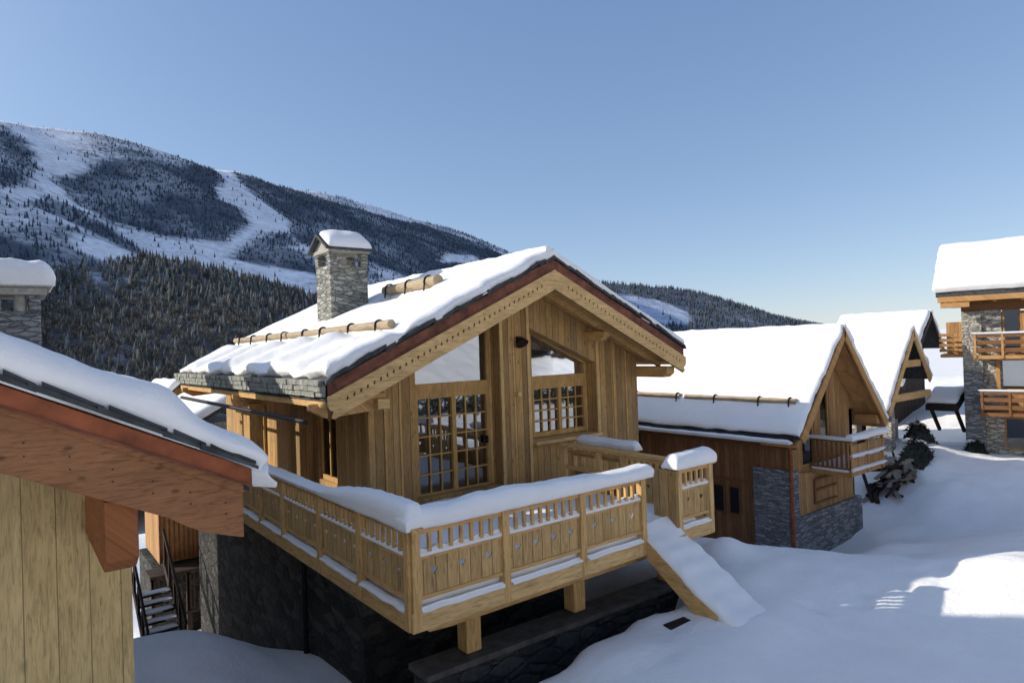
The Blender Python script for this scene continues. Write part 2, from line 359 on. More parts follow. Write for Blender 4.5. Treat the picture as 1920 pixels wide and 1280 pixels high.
# pier and recessed side window on the left wall
b = MB(); b.box(4.98, 5.3-.002, 14.0, 14.7, FB, 2.2); b.build('pier', M['wall'], H1, .01)
wn = MB(); wn.box(5.36, 5.44, 12.75, 12.83, .35, 1.75); wn.box(5.36, 5.44, 13.67, 13.75, .35, 1.75); wn.box(5.36, 5.44, 12.83, 13.67, 1.67, 1.75); wn.box(5.36, 5.44, 12.83, 13.67, .35, .45)
wn.box(5.365, 5.435, 13.23, 13.27, .45, 1.67)
sw = wn.build('window', M['frame'], H1, .004); b = MB(); b.box(5.395, 5.405, 12.8, 13.7, .4, 1.7); b.build('pane', M['glassd'], sw)
# window further back in the side wall, standing a little proud
wn = MB(); wn.box(5.23, 5.29, 17.3, 17.38, .4, 1.75); wn.box(5.23, 5.29, 18.32, 18.4, .4, 1.75)
for z in (.4, .85, 1.3, 1.69): wn.box(5.235, 5.285, 17.38, 18.32, z, z+.06)
for y in (17.6, 17.84, 18.08): wn.box(5.24, 5.28, y, y+.03, .46, 1.69)
sw = wn.build('window', M['trim_z'], H1, .003); b = MB(); b.box(5.262, 5.268, 17.33, 18.37, .45, 1.72); b.build('pane', M['glassd'], sw)

# ---- double door with transom (recess plane)
def glazed(name, x0, x1, z0, z1, cols, rows, y, gap=None, lab=None):
    t = MB(); fw = .085
    t.box(x0, x0+fw, y-.07, y+.03, z0, z1); t.box(x1-fw, x1, y-.07, y+.03, z0, z1); t.box(x0+fw, x1-fw, y-.07, y+.03, z1-fw*1.6, z1); t.box(x0+fw, x1-fw, y-.07, y+.03, z0, z0+fw*1.3)
    fr = t.build(name, M['frame'], H1, .004, lab)
    mid = (x0+x1)/2; t = MB(); t.box(mid-.05, mid+.05, y-.085, y+.02, z0+fw*1.3, z1-fw*1.6); t.build('meeting_stile', M['frame'], fr, .004)
    za, zb = z0+fw*1.3, z1-fw*1.6
    for (a, c) in ((x0+fw, mid-.05), (mid+.05, x1-fw)):
        t = MB()
        for i in range(1, cols): xx = a+(c-a)*i/cols; t.box(xx-.016, xx+.016, y-.05, y-.012, za, zb)
        for j in range(1, rows): zz = za+(zb-za)*j/rows; t.box(a, c, y-.048, y-.014, zz-.016, zz+.016)
        t.build('muntins', M['frame'], fr); t = MB(); t.box(a, c, y-.006, y, za, zb); t.build('pane', M['glass'], fr)
    return fr
dr = glazed('french_door', 6.46, 8.34, .02, 2.2, 3, 5, wr)
b = MB(); b.box(8.2, 8.24, wr-.13, wr-.07, 1.0, 1.16); b.build('handle', M['iron'], dr)
w2 = glazed('casement_window', 9.54, 11.3, .95, 2.2, 3, 4, wr)
b = MB(); b.box(9.26, 11.36, 11.05, wr+.03, .86, .93); b.build('sill', M['trim_x'], w2, .006)
# raked transoms
def transom(x0, x1, zb, z0, z1, y):
    t = MB(); fw = .08
    t.box(x0, x1, y-.075, y+.035, zb, zb+.17)
    t.prism([(x0, y-.07, zb+.17), (x0+fw, y-.07, zb+.17), (x0+fw, y-.07, z0+(z1-z0)*fw/(x1-x0)), (x0, y-.07, z0)], (0, .1, 0))
    t.prism([(x1-fw, y-.07, zb+.17), (x1, y-.07, zb+.17), (x1, y-.07, z1), (x1-fw, y-.07, z1-(z1-z0)*fw/(x1-x0))], (0, .1, 0))
    t.prism([(x0, y-.072, z0-.02), (x1, y-.072, z1-.02), (x1, y-.072, z1+.07), (x0, y-.072, z0+.07)], (0, .1, 0))
    fr = t.build('transom_window', M['frame'], H1, .004)
    g_ = MB(); g_.prism([(x0+.05, y-.012, zb+.1), (x1-.05, y-.012, zb+.1), (x1-.05, y-.012, z1-.02), (x0+.05, y-.012, z0-.02)], (0, .008, 0)); g_.build('pane', M['glass'], fr); return fr
transom(6.42, 8.38, 2.2, 2.62, 3.5, wr)
transom(9.5, 11.34, 2.2, 3.42, 2.6, wr)
for x0, x1 in ((6.3, 6.46), (8.34, 8.42), (9.26, 9.54), (11.3, 11.36)):
    b = MB(); b.box(x0, x1, wr-.05, wr+.05, -.1, 3.55 if x0 > 8 and x0 < 10 else 2.65); b.build('jamb', M['trim_z'], H1, .004)
# things inside, seen dimly through the panes
for i, (x, y) in enumerate(((7.0, 13.0), (8.0, 13.2), (10.0, 13.0), (10.9, 13.4))):
    t = thing('armchair', ['navy armchair behind the left leaf of the glazed door', 'navy armchair behind the right leaf of the glazed door', 'navy armchair behind the small window, left side', 'navy armchair behind the small window, right side'][i], 'armchair', (x, y, 0), 0, 'navy armchairs inside the chalet')
    b = MB(); b.box(x-.35, x+.35, y-.3, y+.35, .12, .45); b.build('seat', M['navy'], t, .05)
    b = MB(); b.box(x-.38, x+.38, y-.42, y-.3, .12, 1.0 if i < 2 else 1.45); b.build('backrest', M['navy'], t, .05)
    for s_ in (-1, 1):
        b = MB(); b.box(x+s_*.4-.06, x+s_*.4+.06, y-.3, y+.35, .12, .65); b.build('armrest', M['navy'], t, .04)
t = thing('dining_table', 'dark dining table with white crockery inside the chalet behind the glazed door', 'table', (7.5, 14.6, 0))
b = MB(); b.box(6.5, 8.6, 14.2, 15.1, .72, .77); b.build('tabletop', M['brown'], t, .01)
for x in (6.6, 8.5):
    for y in (14.3, 15.0):
        b = MB(); b.box(x-.04, x+.04, y-.04, y+.04, 0, .72); b.build('leg', M['brown'], t)
for i, x in enumerate((6.9, 7.35, 7.9, 8.3)):
    b = MB(); b.cyl((x, 14.4, .77), (x, 14.4, .9), .05, 10, .06); tag(b.build('bowl', M['mug'], None), 'small white bowl on the dining table inside the chalet', 'bowl', 'white bowls on the dining table')
# lamp + round knob on the centre column
t = MB(); t.box(9.0-.12, 9.0+.02, wf-.06, wf-.005, 3.16, 3.3); lp = t.build('wall_lamp', M['iron'], H1, .01)
t = MB(); t.cyl((8.95, wf-.16, 3.13), (8.95, wf-.10, 3.21), .15, 16, .1); t.cyl((8.95, wf-.10, 3.21), (8.95, wf-.05, 3.27), .1, 16, .03); t.build('lamp_shade', M['iron'], lp)
t = MB(); t.cyl((8.85, wf-.14, 2.03), (8.85, wf, 2.03), .055, 12); t.build('beam_end', M['trim_z'], H1)

# ---- roof
for s_, xe in ((-1, XL), (1, XE)):
    z_e = zs(xe)
    # soffit boards
    b = MB(); b.prism([(XR, Y0+.06, 4.47), (xe, Y0+.06, so_(xe)), (xe, Y0+.06, so_(xe)+.09), (XR, Y0+.06, 4.56)], (0, Y1-Y0-.1, 0)); b.build('soffit', M['beam_y'], H1)
    # slate body
    b = MB(); b.prism([(XR, Y0+.02, 4.58), (xe, Y0+.02, zs(xe, 4.58)), (xe, Y0+.02, zs(xe, 4.93)), (XR, Y0+.02, 4.93)], (0, Y1-Y0, 0)); b.build('roof', M['slate'], H1)
    # red flashing board on the rake
    b = MB(); b.prism([(XR, Y0-.02, 4.66), (xe-.02*s_, Y0-.02, zs(xe, 4.66)), (xe-.02*s_, Y0-.02, zs(xe, 4.88)), (XR, Y0-.02, 4.88)], (0, .05, 0)); b.build('fascia', M['redboard'], H1)
    b = MB(); b.prism([(XR, Y0-.035, 4.66), (xe-.02*s_, Y0-.035, zs(xe, 4.66)), (xe-.02*s_, Y0-.035, zs(xe, 4.69)), (XR, Y0-.035, 4.69)], (0, .06, 0)); b.build('drip_edge', M['redboard'], H1)
    # backing board visible through the fretwork
    b = MB(); b.prism([(XR, Y0-.005, 4.27), (xe-.03*s_, Y0-.005, zs(xe, 4.27)), (xe-.03*s_, Y0-.005, zs(xe, 4.66)), (XR, Y0-.005, 4.66)], (0, .04, 0)); b.build('backing_board', M['brown'], H1)
    # carved barge board: fretted with a row of small leaf cut-outs
    L = abs(xe-XR)*math.sqrt(1+S*S); ex = Vector((s_, 0, -S)).normalized(); ey = Vector((0, 0, 1))
    hs = []; n = int(L/.135)
    for i in range(3, n-1):
        u = i*.135; v = .22
        hs.append([(u-.018, v-.02), (u+.012, v-.035), (u+.03, v+.005), (u+.008, v+.04), (u-.012, v+.028)])
    k = math.sqrt(1+S*S)
    outer = [(0, 0), (L-.12, 0), (L-.06, .05), (L-.1, .12), (L-.03, .19), (L, .27), (L, .41), (0, .41)]
    so1 = sheet('bargeboard', M['trim_x'], H1, outer if s_ > 0 else outer, hs, .045, (XR, Y0-.05, 4.245), tuple(ex), tuple(ey))
    # slates along the rake, overlapping
    b = MB(); x = XR
    L2 = abs(xe-XR)
    d = 0
    while d < L2:
        w_ = random.uniform(.16, .42); h0 = random.uniform(-.01, .055)
        xa, xb = XR+s_*d, XR+s_*min(L2+.03, d+w_)
        pts = [(xa, zs(xa, 4.885+h0)), (xb, zs(xb, 4.885+h0-.01)), (xb, zs(xb, 4.935+h0)), (xa, zs(xa, 4.945+h0+.01))]
        b.prism([(p, Y0-.05-random.uniform(0, .05), q) for p, q in pts], (0, .4, 0)); d += w_*.93
    b.build('rake_slates', M['slate'], H1)
# purlins and ridge beam
for nm, x, z, wd, hh, ye in (('ridge_beam', XR, 4.22, .2, .26, 10.5), ('purlin', 12.98, 2.33, .3, .27, 10.22), ('purlin', 5.0, 2.2, .24, .24, 10.5), ('purlin', 11.1, 3.26, .18, .22, 10.55), ('purlin', 7.0, 3.27, .18, .22, 10.55)):
    b = MB(); b.prism([(x-wd/2, ye, z-hh/2+.1), (x-wd/2, ye+.14, z-hh/2), (x-wd/2, 11.7, z-hh/2), (x-wd/2, 11.7, z+hh/2), (x-wd/2, ye, z+hh/2)], (wd, 0, 0)); b.build(nm, M['beam_y'], H1, .012)
# rafters under the right overhang
for y in (10.75,):
    for s_, xe in ((1, 13.2), (-1, 4.2)):
        b = MB(); b.beam((XR+s_*.12, y, 4.36), (xe, y, 4.36-S*(abs(xe-XR)-.12)), .11, .14); b.build('rafter', M['beam_x'], H1, .01)
# left eave: slate edge in a sunlit colour, wall plate, tie rod, posts
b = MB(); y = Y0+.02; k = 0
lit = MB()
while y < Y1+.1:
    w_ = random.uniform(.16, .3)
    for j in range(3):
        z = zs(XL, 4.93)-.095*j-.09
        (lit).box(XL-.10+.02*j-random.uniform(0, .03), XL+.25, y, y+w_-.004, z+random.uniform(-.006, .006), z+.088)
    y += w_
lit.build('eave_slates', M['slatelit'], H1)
b = MB(); b.box(5.06, 5.29, 10.3, 21.2, 2.06, 2.24); b.build('wall_plate', M['trim_x'], H1, .01)
b = MB(); b.cyl((4.0, 10.9, 1.90), (4.0, 20.9, 1.93), .045, 10); b.build('gutter', M['iron'], H1)
for y in (10.55, 15.2, 20.4):
    b = MB(); b.prism([(3.92, y-.08, 2.12), (3.92, y-.08, 2.22), (5.3, y-.08, 2.34), (5.3, y-.08, 2.05), (4.2, y-.08, 1.97)], (0, .16, 0)); b.build('bracket', M['beam_y'], H1, .01)
b = MB(); b.box(4.2, 4.5, 14.9, 15.5, .0, 2.0); b.build('eave_post', M['frame'], H1, .015)

# ---- roof snow
def hump(u, v):      # u across the slope from eave, v along the ridge
    # grooves running down the slope below the snow guard
    a = max(0, min(1, (1.75-u)/.4)) if u < 1.75 else 0
    return a*(.075*math.sin(v*3.3+1.2*nz(u, v, .5, 3))+.045*math.sin(v*7.1+2+u)) + (.05*nz(u, v, .7, 8)) - .12*math.exp(-((u-1.6)/.2)**2) - (.13*math.exp(-((u-3.9)/.25)**2) if 2.2 < v < 5.3 else 0)
uL = Vector((XR-XL-.0, 0, (XR-XL)*S))
PT = 4.97
snl = slab('roof_snow', M['snow'], H1, (XL+.03, Y0-.02, PT-S*(XR-XL)), uL, (0, Y1-Y0+.05, 0), lambda u, v: .15+.06*math.exp(-v/.6)+.05*math.exp(-((v-3)/1.2)**2), r=.16, nu=60, nv=130, jit=.10, extra=hump, seed=1)
# open the ridge: right slope overlaps it
uR = Vector((-(XE-XR)-.16, 0, (XE-XR+.16)*S))
slab('roof_snow', M['snow'], H1, (XE-.03, Y0-.02, PT-S*(XE-XR)+.0), uR, (0, Y1-Y0+.05, 0), lambda u, v: .16+.04*math.exp(-u/.5), r=.13, nu=40, nv=80, jit=.05, seed=2)
b = MB()
for i in range(7):
    pass
rp = [(XR-.75, PT-.345+.15), (XR-.4, PT-.18+.185), (XR-.15, PT+.135), (XR, PT+.175), (XR+.15, PT+.135), (XR+.4, PT-.18+.185), (XR+.75, PT-.345+.15)]
n_ = 60; vs = []; fs = []
for i in range(n_+1):
    y = Y0+.1+(Y1-Y0-.2)*i/n_
    for j, (x, z) in enumerate(rp):
        e = min(1, min(i, n_-i)/2.); vs.append((x, y, z-.02-.1*(1-e)+.03*nz(x, y, .8, 4)*(1 if 0 < j < 6 else 0)))
fs = [(i*7+j, i*7+j+1, (i+1)*7+j+1, (i+1)*7+j) for i in range(n_) for j in range(6)]
b.add(vs, fs, True); b.build('ridge_snow', M['snow'], H1)

# snow guards: peeled logs held by iron hooks
def guard(parent, a, b_, r, hooks, dx, nm='snow_guard', up=.16):
    t = MB(); t.cyl(a, b_, r, 14, r*.9, wob=.12); g_ = t.build(nm, M['log'], parent)
    for k in hooks:
        p = Vector(a).lerp(Vector(b_), k); t = MB(); q = []
        for i in range(9):
            an = R(200-i*25); q.append(p+Vector((math.cos(an)*(r+.015)*(1 if dx < 0 else -1), 0, math.sin(an)*(r+.015))))
        for i in range(8): t.cyl(q[i], q[i+1], .02, 6)
        t.cyl(q[-1], q[-1]+Vector((.06 if dx < 0 else -.06, 0, -.2)), .02, 6); t.cyl(q[0], q[0]+Vector((-.02, 0, -.16)), .02, 6); t.build('hook', M['iron'], g_)
    return g_
guard(H1, (5.6, 10.75, 3.57), (5.6, 16.2, 3.55), .08, (.09, .32, .6, .8), -1)
guard(H1, (5.62, 16.4, 3.56), (5.6, 21.1, 3.56), .08, (.05, .3, .6, .85), -1)
guard(H1, (7.72, 12.5, 4.64), (7.78, 15.2, 4.64), .13, (.15, .5, .9), -1)

# ---- chimney
CH = MB(); cx0, cx1, cy0, cy1 = 6.42, 7.44, 15.5, 16.45
CH.box(cx0, cx1, cy0, cy1, 3.4, 5.30); chim = CH.build('chimney', M['chim'], H1, .03)
for x in (cx0-.01, cx1-.19):
    for y in (cy0-.01, cy1-.19): b = MB(); b.box(x, x+.2, y, y+.2, 5.30, 5.62); b.build('flue_pier', M['chim'], chim, .015)
b = MB(); b.box(cx0+.4, cx0+.6, cy0+.3, cy0+.6, 5.3, 5.5); b.cyl((cx0+.72, cy0+.5, 5.3), (cx0+.72, cy0+.5, 5.48), .07); b.build('flue_pot', M['mortar'], chim)
b = MB(); b.box(cx0-.05, cx1+.05, cy0-.05, cy1+.05, 5.62, 5.72)
b.prism([(cx0-.02, cy0-.05, 5.72), (cx0-.02, cy1+.05, 5.72), (cx0-.02, (cy0+cy1)/2, 6.02)], (cx1-cx0+.04, 0, 0)); b.build('cap', M['mortar'], chim, .01)
ym = (cy0+cy1)/2
for s_ in (-1, 1):
    b = MB(); ye = ym+s_*.64
    b.prism([(cx0-.16, ye, 5.66), (cx0-.16, ym, 6.06), (cx0-.16, ym, 6.12), (cx0-.16, ye, 5.72)], (cx1-cx0+.32, 0, 0)); b.build('cap_slate', M['slate'], chim)
sn = MB(); nn = 26; mm = 20; vs = []
for i in range(nn+1):
    for j in range(mm+1):
        u, v = i/nn*2-1, j/mm*2-1
        x = (cx0+cx1)/2+.02+u*.61; y = ym+v*.63
        e = (1-abs(u)**5)**.5*(1-abs(v)**5)**.5
        rz_ = 6.10-.40*abs(v)*.64/.64*1.0
        vs.append((x, y, rz_-.02+(.19+.12*abs(v)-.05*abs(v)**3+.03*nz(u*2, v*2, 1, 5))*e))
W_ = mm+1; sn.add(vs, [(i*W_+j, (i+1)*W_+j, (i+1)*W_+j+1, i*W_+j+1) for i in range(nn) for j in range(mm)], True); sn.build('cap_snow', M['snow'], chim)

# ---- basement
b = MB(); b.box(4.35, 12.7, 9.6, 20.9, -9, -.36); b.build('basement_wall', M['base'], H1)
b = MB(); b.cyl((4.28, 12.0, -.4), (4.28, 12.0, -5), .05, 8); b.build('downpipe', M['iron'], H1)
# ---- deck
DX0, DX1, DY0 = 3.71, 9.62, 6.81
b = MB()
x = DX0
y = DY0
while y < 11.1:
    b.box(DX0+.02, DX1, y+.01, y+.135, -.055, -.01); y += .14
y = 11.1
while y < 20.8: b.box(DX0+.02, 5.28, y+.01, y+.135, -.055, -.01); y += .14
b.build('deck_floor', M['beam_x'], H1)
b = MB(); b.prism([(DX0-.03, DY0-.05, -.27), (7.83, DY0-.05, -.27), (7.83, DY0-.05, -.03), (DX0-.03, DY0-.05, -.03)], (0, .09, 0)); b.build('edge_beam', M['trim_x'], H1, .008)
b = MB(); b.box(8.66, DX1, DY0-.05, DY0+.04, -.27, -.03); b.build('edge_beam', M['trim_x'], H1, .008)
b = MB(); b.box(DX0-.05, DX0+.04, DY0+.05, 20.6, -.27, -.03); b.build('edge_beam', M['beam_y'], H1, .008)
b = MB(); b.box(DX1-.04, DX1+.05, DY0+.05, 10.4, -.27, -.03); b.build('edge_beam', M['beam_y'], H1, .008)
for y in (7.25, 8.9, 10.4, 12.6, 14.8, 17., 19.2):
    b = MB(); xe = DX1 if y < 11 else 5.2
    b.prism([(DX0+.08, y-.09, -.10), (DX0+.08, y-.09, -.2), (DX0+.2, y-.09, -.34), (DX0+.3, y-.09, -.36), (DX0+.42, y-.09, -.5), (DX0+.75, y-.09, -.52), (xe-.1, y-.09, -.52), (xe-.1, y-.09, -.06), (DX0+.08, y-.09, -.06)], (0, .18, 0)); b.build('deck_joist', M['beam_x'], H1, .01)
for x in (4.95, 6.95, 9.2):
    b = MB(); b.box(x-.12, x+.12, 7.38, 7.62, -1.08 if x < 9 else -1.3, -.53); b.build('deck_post', M['beam_z'], H1, .012)

# railing bays -------------------------------------------------
RT = .93      # underside of top rail
def railing(p0, p1, posts, gaps=8, panel=True, snow=None, name='railing', outside=1, hearts=True, bal=True, top=True, rail_w=.16, skip0=False, endpost=True, mz=M['beam_z'], hs=.85):
    """p0->p1 straight run, posts = list of distances; returns railing part (its posts, balusters, panels and rails as sub-parts)"""
    p0, p1 = Vector(p0), Vector(p1); d = (p1-p0); L = d.length; d.normalize(); out_ = Vector((d.y, -d.x, 0))*outside
    alongx = abs(d.x) > .5; mr = M['beam_x'] if alongx else M['beam_y']
    t = MB(); t.beam(p0+d*(-.06)+Vector((0, 0, RT+.03)), p0+d*(L+.06)+Vector((0, 0, RT+.03)), rail_w, .06); rr = t.build(name, mr, H1, .008)
    for k in posts:
        c = p0+d*k; t = MB(); t.box(c.x-.055, c.x+.055, c.y-.055, c.y+.055, -.26, RT+.0); t.build('post', mz, rr, .006)
    for a, c in zip(posts[:-1], posts[1:]):
        q0, q1 = p0+d*(a+.056), p0+d*(c-.056); l_ = (q1-q0).length
        t = MB()
        for z, hh in ((.115, .05), (.60, .06), (.895, .05)): t.beam(q0+Vector((0, 0, z)), q1+Vector((0, 0, z)), .06, hh)
        t.build('mid_rail', mr, rr, .004)
        if panel:
            hl = []
            nh = max(2, int(round(l_/.36)))
            if hearts: hl = [heart((i+.5)*l_/nh, .27, hs) for i in range(nh)]
            sheet('panel', M['panel'], rr, [(0, 0), (l_, 0), (l_, .435), (0, .435)], hl, .022, tuple(q0+Vector((0, 0, .137))), tuple(d), (0, 0, 1))
        if bal:
            nb = max(2, int(round(l_/.145)))
            for i in range(1, nb):
                c_ = q0.lerp(q1, i/nb); t = MB(); t.box(c_.x-.022, c_.x+.022, c_.y-.022, c_.y+.022, .63, .87); t.build('baluster', mz, rr)
        if snow:   # ledge of snow on the sill and between the balusters
            slab('sill_snow', M['snow2'], rr, tuple(q0+out_*.02+Vector((0, 0, -.025))), d*l_, out_*(-.0)+Vector((out_.x*.07, out_.y*.07, 0))*.75, .038, r=.03, nu=22, nv=3, jit=.035, seed=a)
            slab('sill_snow', M['snow2'], rr, tuple(q0-out_*.04+Vector((0, 0, .63))), d*l_, out_*.075, .04, r=.03, nu=24, nv=3, jit=.004, seed=a+3, extra=lambda u, v: .03*max(0, math.cos(u/.145*math.pi*1.0)))
    return rr
fp = [0.04, 1.38, 2.78, 4.10]
fr = railing((DX0, DY0, 0), (DX0+4.12, DY0, 0), fp, snow=True)
def railT(u, v):     # thick snow on the front rail, tapering to the free end
    return .185+.03*math.sin(u*1.3)+.02*nz(u, 0, 2.)
slab('rail_snow', M['snow2'], fr, (DX0-.14, DY0-.16, RT+.055), (4.36, 0, 0), (0, .31, 0), railT, r=.075, nu=60, nv=7, jit=.03, seed=11, out=.03)
lp_ = [0.17, 1.5, 2.92, 4.57, 5.8, 7.1, 8.5, 9.9, 11.3]
lr = railing((DX0, DY0-.12, 0), (DX0, DY0+11.3, 0), lp_, snow=True, outside=-1)
def railL(u, v):
    k = 1/(1+math.exp((u-2.3)/.16)); return .05+.20*k*(1+.25*math.sin(u*2+.5))+.012*nz(u, 0, 2.2, 3)
slab('rail_snow', M['snow2'], lr, (DX0-.13, DY0-.13, RT+.056), (0, 11.4, 0), (.27, 0, 0), railL, r=.07, nu=120, nv=7, jit=.03, seed=12, out=.03)
# right-hand stub beside the steps, deep end post
rr = railing((8.72, DY0, 0), (9.62, DY0, 0), [0, .86], snow=True, mz=M['trim_z'])
b = MB(); b.box(8.60, 8.665, DY0-.06, DY0+.42, -.05, RT+.0); b.build('end_board', M['wall'], rr, .006)
slab('rail_snow', M['snow2'], rr, (8.58, DY0-.12, RT+.056), (1.1, 0, 0), (0, .34, 0), lambda u, v: .2+.03*u, r=.12, nu=20, nv=8, jit=.03, seed=14, out=.03)
# side rail back to the house: panelled near the steps, open near the wall
sr = railing((9.3, DY0+.55, 0), (9.3, DY0+1.75, 0), [0, 1.15], outside=1)
b = MB(); b.beam((9.3, DY0+.4, RT+.03), (9.3, 10.3, RT+.03), .15, .07); s2 = b.build('railing', M['beam_y'], H1, .008)
for y in (9.2, 10.2):
    b = MB(); b.box(9.25, 9.35, y-.05, y+.05, -.2, RT); b.build('post', M['beam_z'], s2, .005)
b = MB(); b.beam((9.3, DY0+1.75, .5), (9.3, 10.2, .5), .05, .08); b.build('mid_rail', M['beam_y'], s2, .004)
s3 = railing((9.9, 7.6, -.25), (9.9, 10.6, -.25), [0, 1.5, 2.95], outside=1, hearts=False)
slab('rail_snow', M['snow2'], s3, (9.82, 8.7, RT-.0), (0, 1.6, 0), (.24, 0, 0), .16, r=.1, nu=20, nv=6, seed=15)
# deck snow
slab('deck_snow', M['snow2'], H1, (DX0+.06, DY0+.06, -.012), (5.5, 0, 0), (0, 4.1, 0), lambda u, v: .13+.28*math.exp(-((v-.9)/1.0)**2)*(.7 if u < 4 else .1)+.05*nz(u, v, .8, 6), r=.16, nu=40, nv=40, jit=.02, seed=16, out=0)
slab('deck_snow', M['snow2'], H1, (DX0+.06, 10.9, -.012), (1.5, 0, 0), (0, 9., 0), .14, r=.2, nu=12, nv=60, jit=.02, seed=17, out=0)
# steps covered by snow
st = MB(); st.prism([(7.84, DY0-.04, -.04), (7.84, DY0-.04, -.34), (7.84, 5.62, -1.12), (7.84, 5.52, -.86)], (.07, 0, 0)); stp = st.build('stair', M['beam_y'], H1, .006)
st = MB(); st.prism([(8.66, DY0-.04, -.04), (8.66, DY0-.04, -.34), (8.66, 5.6, -1.10), (8.66, 5.5, -.86)], (.06, 0, 0)); st.build('stringer', M['beam_y'], stp, .006)
for i in range(5):
    b = MB(); b.box(7.9, 8.66, 6.62-.27*i, 6.86-.27*i, -.12-.17*i, -.08-.17*i); b.build('tread', M['beam_x'], stp, .004)
slab('stair_snow', M['snow2'], stp, (7.86, 7.05, .03), (0, -2.2, -1.31), (.86, 0, 0), .14, r=.09, nu=46, nv=14, jit=.03, seed=21, out=.03,
     extra=lambda u, v: .011*math.cos(u/.33*2*math.pi)*max(0, min(1, (u-.3)*3)) + .04*nz(u, v, 2, 2), open_u0=True)

# ================================================================== NEAR LEFT HOUSE
HL = thing('larch_house', 'close snow covered eave with reddish varnished verge board over greenish plank wall, left foreground', 'house', (-3, 9, -4))
rk = 3.67; sL = .49; xrL, xeL = -5., 1.03
zl = lambda X, t: t - sL*X            # t = height at X=0
yE = 23.
b = MB(); b.prism([(.6, 0, -6), (.6, 0, zl(.6, 2.66)), (xrL, 0, zl(xrL, 2.66)), (xrL, 0, -6)], (0, .15, 0)); b.v = [(x, y+4.8, z) for x, y, z in b.v]; b.build('wall', M['hl_wall'], HL)
b = MB(); b.box(.45, .6, 4.95, yE-1, -9, zl(.6, 2.6)); b.box(-10.6, -10.4, 4.8, yE-1, -9, 2.2); b.box(-10.4, .45, yE-1, yE-.8, -9, 2.2); b.build('side_wall', M['hl_wall'], HL)
b = MB(); b.prism([(xeL, rk+.03, zl(xeL, 2.82)), (xrL, rk+.03, zl(xrL, 2.82)), (xrL, rk+.03, zl(xrL, 2.90)), (xeL, rk+.03, zl(xeL, 2.90))], (0, yE-rk, 0)); b.build('roof', M['slate'], HL)
b = MB(); b.prism([(-11., rk+.03, zl(xrL, 2.56)-3.2), (xrL, rk+.03, zl(xrL, 2.56)), (xrL, rk+.03, zl(xrL, 2.90)), (-11, rk+.03, zl(xrL, 2.90)-3.2)], (0, yE-rk, 0)); b.build('roof', M['slate'], HL)
# verge board with shaped end
xb = .99
b = MB(); b.prism([(xb, rk, zl(xb, 2.56)), (xb, rk, zl(xb, 2.87)-.0), (xrL, rk, zl(xrL, 2.87)), (xrL, rk, zl(xrL, 2.555)), (.62, rk, zl(.62, 2.555)), (.72, rk, zl(.72, 2.535)), (.80, rk, zl(.80, 2.53))], (0, .08, 0)); b.build('bargeboard', M['hl_beam'], HL, .006)
b = MB(); b.prism([(xb, rk-.02, zl(xb, 2.80)), (xb, rk-.02, zl(xb, 2.86)), (xrL, rk-.02, zl(xrL, 2.86)), (xrL, rk-.02, zl(xrL, 2.82)), (.2, rk-.02, zl(.2, 2.825))], (0, .03, 0)); b.build('cover_strip', M['hl_beam'], HL, .004)
b = MB(); b.prism([(xeL, rk-.035, zl(xeL, 2.855)), (xeL, rk-.035, zl(xeL, 2.95)), (xrL, rk-.035, zl(xrL, 2.95)), (xrL, rk-.035, zl(xrL, 2.855))], (0, .06, 0)); b.build('fascia', M['copper'], HL, .004)
b = MB(); b.prism([(xeL, rk-.045, zl(xeL, 2.85)), (xeL, rk-.045, zl(xeL, 2.862)), (xrL, rk-.045, zl(xrL, 2.862)), (xrL, rk-.045, zl(xrL, 2.85))], (0, .03, 0)); b.build('drip_edge', M['redboard'], HL)
b = MB(); x = xeL+.02
while x > -2.2:
    w_ = random.uniform(.16, .3); h0 = random.uniform(0, .02)
    for j in range(2):
        x1_ = x-w_+.05*j; yy = rk-.06-random.uniform(0, .03)+.02*j; t_ = 2.955+.022*j+h0
        b.prism([(x, yy, zl(x, t_)), (x, yy, zl(x, t_+.018)), (x1_, yy, zl(x1_, t_+.034)), (x1_, yy, zl(x1_, t_))], (0, .3, 0))
    x -= w_*.9
b.build('rake_slates', M['slate'], HL)
b = MB(); b.prism([(.36, 3.75, 2.06), (.36, 3.85, 1.99), (.36, 4.9, 1.99), (.36, 4.9, 2.36), (.36, 3.75, 2.36)], (.145, 0, 0)); b.build('purlin', M['hl_pur'], HL, .008)
def snL(u, v):   # u measured from eave up the slope
    X = 1.08-u*.898
    k = 1/(1+math.exp((X-.66)/.045)); return .10+.085*k+.045*math.exp(-((X-.5)/.13)**2) + .02*nz(u, v, 1.5, 3)
slab('roof_snow', M['snow'], HL, (1.09, rk-.03, zl(1.09, 2.985)), (-6.0, 0, 6.0*sL), (0, 19, 0), snL, r=.12, nu=150, nv=60, jit=.03, seed=31, out=.035)
slab('roof_snow', M['snow'], HL, (-10.9, rk-.03, zl(xrL, 2.97)-3.15), (6.1, 0, 3.2), (0, 19, 0), .3, r=.2, nu=30, nv=30, seed=32)
b = MB()
for k in range(14):
    x = .9-.17*k
    for dz in (0, -.06): b.cyl((x, rk-.006, zl(x, 2.72+dz)), (x, rk+.002, zl(x, 2.72+dz)), .004, 6)
b.build('nail_heads', M['iron'], HL)
